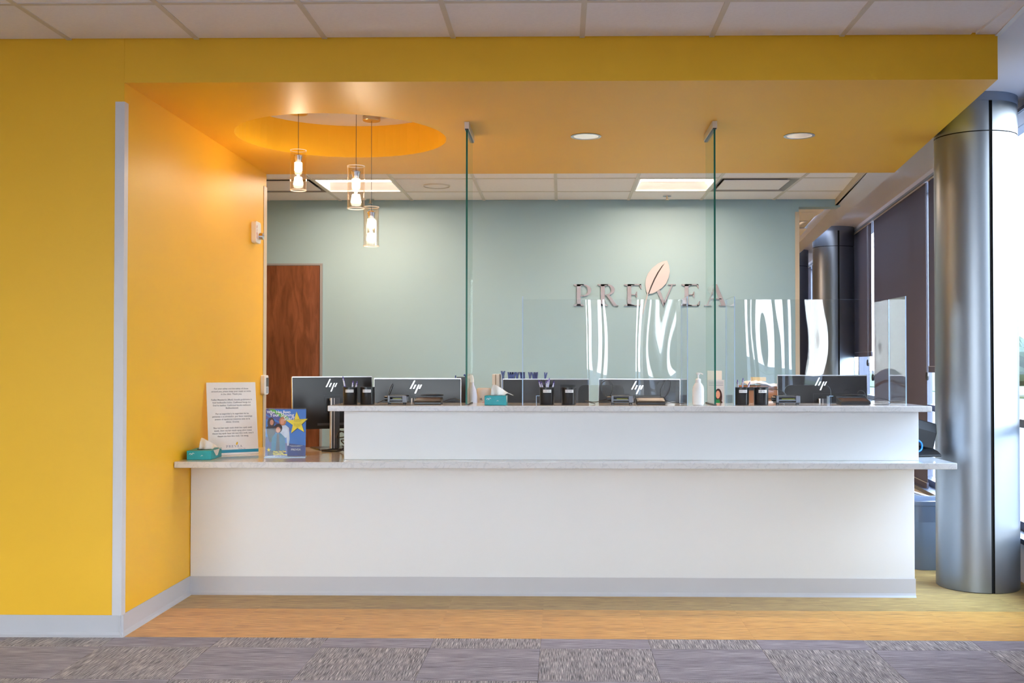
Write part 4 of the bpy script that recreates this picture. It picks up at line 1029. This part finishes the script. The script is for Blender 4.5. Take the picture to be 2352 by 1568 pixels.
MB().tube(smooth_path([(-.035,0,.26),(-.04,0,.16),(-.02,0,.09),(.03,0,.02),(.045,0,.004)], 8), .004, 8).tube(smooth_path([(.02,0,.265),(.035,0,.24),(.035,0,.10),(.04,0,.004)], 8), .006, 8).build('curved_rail', m_navy, fr_, smooth=True)
MB().box(-.05,.06,-.05,.05,.0005,.008).build('base', m_navy, fr_)
MB().box(-.03,.03,.01,.03,.008,.25).build('back_plate', m_grey_dk, fr_)

lf = thing('leaflet_holder', 'grey leaflet holder with a photo of a woman in green by the right glass partition', 'holder', (1.02, 7.10, TCB))
MB().box(-.055,.040,.02,.03,.0005,.292).build('back_leaflet', m_cream, lf)
MB().box(-.058,.052,-.005,.012,.0005,.232).build('front_leaflet', mat('grey_leaflet', rgb(205,202,200), .5), lf)
pp = MB()
def lp(poly, m, k): pp.add([(x, -.0055-.0003*k, z) for x, z in poly], [tuple(range(len(poly)))], m)
lp([(cx_[0]*1.0, cx_[1]) for cx_ in ell(.012,.120,.026,.055)], 0, 1); lp([(-.020,.07),(.046,.07),(.048,.03),(-.025,.03)], 1, 2); lp([(.015,.10),(.038,.09),(.046,.05),(.02,.05)], 0, 3); lp(ell(.010,.135,.014,.026), 2, 4)
lp([(-.01,.10),(.018,.105),(.032,.06),(-.02,.04)], 1, 5)
for zz in (.205,.215,.195): lp([(-.05,zz),(.045,zz),(.045,zz+.003),(-.05,zz+.003)], 3, 1)
pp.build('printed_photo', [m_pm for m_pm in (pm[7], mat('print_green', rgb(20,130,60), .5), m_skin, m_print)], lf)
pl = thing('potted_plant', 'small green leafy plant half hidden by the sanitizer bottle', 'plant', (.900, 7.10, TCB))
MB().lathe([(0,.0005),(.03,.0005),(.036,.06),(.032,.06),(0,.055)], 20).build('pot', m_black, pl, smooth=True)
for k in range(9):
    a = 2.4*k; l_ = .045 + .008*(k % 4)
    T_ = Matrix.Translation((0,0,.055+.012*k)) @ Matrix.Rotation(a,4,'Z') @ Matrix.Rotation(-.6,4,'Y')
    MB().add([(0,-.002,0),(l_*.4,-.018,.004),(l_,0,0),(l_*.4,.018,.004),(l_*.45,0,-.004),(0,.002,0)], [(0,4,1),(1,4,2),(2,4,3),(3,4,5)], 0, T_).build('leaf', m_green, pl)
MB().tube([(0,0,.05),(0,0,.165)], .003, 6).build('stem', m_green, pl)
ds = thing('desk_speaker', 'small dark grey speaker at the right edge of the middle shield', 'speaker', (.795, 7.08, TCB))
MB().prism(rrect(.05, .05, .014, 4), .0005, .134).build('body', m_grey_dk, ds, bevel=.004)
MB().lathe([(0,0),(.016,0),(.018,.002)], 18, T=Matrix.Translation((0,-.0275,.09)) @ Matrix.Rotation(PI/2,4,'X')).build('driver', m_black, ds)
bx = thing('cardboard_box', 'brown cardboard box with crumpled white paper on top behind the right shield', 'box', (1.33, 7.12, TCB))
MB().box(-.15,.15,-.11,.11,.0005,.195).build('carton', m_card, bx, bevel=.002)
mb = MB(); U, V = 14, 8
for j in range(V+1):
    for i in range(U+1):
        u, v = i/U, j/V; mb.v.append((-.125+.28*u, -.125+.24*v, .205 + .028*math.sin(PI*min(1,u*1.6+.1))*.8 + rnd.uniform(-.004,.004) - (.012 if v in (0,1) else 0)))
for j in range(V):
    for i in range(U): a = j*(U+1)+i; mb.f.append([a,a+1,a+U+2,a+U+1]); mb.mi.append(0)
mb.build('crumpled_paper', m_white_paper, bx, smooth=True).modifiers.new('thickness','SOLIDIFY').thickness = .004
MB().box(-.155,-.07,-.115,-.105,.165,.185).build('tape_strip', m_black, bx)
MB().box(-.08,.01,-.06,0,.225,.250).build('note_block', mat('tan_block', rgb(215,190,140), .6), bx)

# desk phone
m_phone = mat('phone_shell', (0.010, 0.010, 0.011), 0.5, spec=0.25)
ph = thing('desk_phone', 'black desk phone on the right end of the lower worktop', 'phone', (2.072, 6.20, TL), math.radians(12))
MB().prism_x([(-.10,.0005),(.10,.0005),(.09,.03),(.02,.05),(-.06,.03),(-.10,.012)], -.085, .060).build('foot', m_phone, ph, bevel=.006)
MB().prism_x([(-.012,.0),(.012,-.006),(.050,.115),(.042,.150),(.015,.155),(-.012,.10)], -.10, .055, T=Matrix.Translation((0,-.01,.045)) @ Matrix.Rotation(.25,4,'Y')).build('console', m_phone, ph, bevel=.008)
MB().tube(smooth_path([(-.07,-.02,.105),(-.03,-.035,.075),(-.045,-.06,.04),(-.08,-.07,.025)], 8), .005, 8).build('cable', m_blue, ph, smooth=True)
MB().box(-.02,.02,.0,.012,.03,.06).build('clear_bracket', m_silver, ph)

# bins
tc_ = thing('trash_can', 'blue-grey plastic trash can with a clear liner between desk and column', 'trash can', (2.40, 6.88, 0))
MB().prism(rrect(.36,.24,.06,5), .0, .001).build('bottom', m_canvas_grey, tc_)
def rloft(prof, n=5):
    mb = MB(); k = None
    for (w, d, r, z) in prof:
        p = rrect(w, d, r, n); k = len(p); mb.v += [(x, y_, z) for x, y_ in p]
    for j in range(len(prof)-1):
        for i in range(k): mb.f.append([j*k+i, j*k+(i+1) % k, (j+1)*k+(i+1) % k, (j+1)*k+i]); mb.mi.append(0)
    return mb
rloft([(.38,.24,.06,.0),(.385,.245,.06,.006),(.43,.285,.07,.40),(.44,.295,.07,.405),(.44,.295,.07,.43),(.41,.265,.06,.43),(.37,.23,.05,.02)]).build('body', m_canvas_grey, tc_, smooth=True)
lin_ = rloft([(.434,.289,.07,.30),(.446,.301,.07,.37),(.450,.305,.07,.432),(.405,.26,.06,.434),(.395,.25,.06,.36)])
lin_.v = [(x+rnd.uniform(-.003,.003), y_+rnd.uniform(-.003,.003), z+rnd.uniform(-.006,.006) if z < .42 else z) for x, y_, z in lin_.v]
m_liner = clear('bin_liner', (.86,.88,.92), 1.6, wavy=.02, rough=.25)
lin_.build('liner', m_liner, tc_, smooth=True)
sb = thing('slant_lid_bin', 'grey bin with a slanted lid behind the trash can', 'bin', (2.45, 7.42, 0))
MB().prism_y([(-.22,0),(.20,0),(.22,.30),(-.24,.43)], -.15, .15).build('body', m_grey_dk, sb, bevel=.004)
MB().prism_y([(-.25,.435),(.235,.300),(.235,.322),(-.25,.465)], -.165, .165).build('lid', m_grey_md, sb, bevel=.003)
MB().prism_y([(-.22,.468),(.215,.334),(.215,.337),(-.22,.471)], -.13, .13).build('lid_panel', m_silver, sb)

# ------------------------------------------------------------------ outdoors
gr = MB().box(-200, 300, -200, 300, -.6, -.5).build('ground', mat('asphalt', rgb(88,90,96), .9, noise=.1, nscale=2))
tag(gr, 'pale grey asphalt ground outside the windows', 'ground', kind='structure')
gl = MB().box(24, 120, -120, 200, -.5, -.42).build('lawn', mat('grass', rgb(58,74,40), .95, noise=.3, nscale=3))
tag(gl, 'green lawn beyond the road outside the windows', 'lawn', kind='structure')
def crown_mesh(seed):
    r2 = random.Random(seed); mb = MB(); n, k = 10, 14
    for j in range(n+1):
        for i in range(k):
            a, b = 2*PI*i/k, PI*j/n; rr_ = 1+.22*r2.uniform(-1,1) if 0 < j < n else 1
            mb.v.append((rr_*math.sin(b)*math.cos(a), rr_*math.sin(b)*math.sin(a), rr_*math.cos(b)))
    for j in range(n):
        for i in range(k): mb.f.append([j*k+i, (j+1)*k+i, (j+1)*k+(i+1) % k, j*k+(i+1) % k]); mb.mi.append(0)
    return mb.mesh('crown', mat('foliage', rgb(44,60,36), .9, noise=.4, nscale=4) if 'foliage' not in bpy.data.materials else bpy.data.materials['foliage'])
crowns = [crown_mesh(s) for s in range(3)]
trunk = MB().cyl(0,0,0,1.6,.18,8).mesh('trunk', mat('bark', rgb(90,75,65), .9))
for k in range(26):
    a = math.radians(-62 + 5.9*k); d = 62 + 5*math.sin(k*2.3); x, y_ = d*math.cos(a), d*math.sin(a)
    if x < 20: continue
    t = thing('tree', 'distant rounded green tree in the row beyond the lawn outside', 'tree', (x, y_, -.5), 0, 'trees beyond the lawn')
    link('trunk', trunk, t); c = link('crown', crowns[k % 3], t, loc=(0,0,1.9)); c.scale = (2.4, 2.4, 1.5+.3*math.sin(k))
br = thing('road_barrier', 'orange and white road barrier outside by the parking road', 'barrier', (4.45, 9.9, -.5), math.radians(70))
MB().box(-.6,.6,-.02,.02,.55,.80).build('top_board', mat('barrier_orange', rgb(235,90,50), .5), br)
MB().box(-.6,.6,-.02,.02,.30,.45).build('lower_board', m_white_pl, br)
MB().box(-.5,-.45,-.2,.2,0,.85).build('leg', m_white_pl, br); MB().box(.45,.5,-.2,.2,0,.85).build('leg', m_white_pl, br)
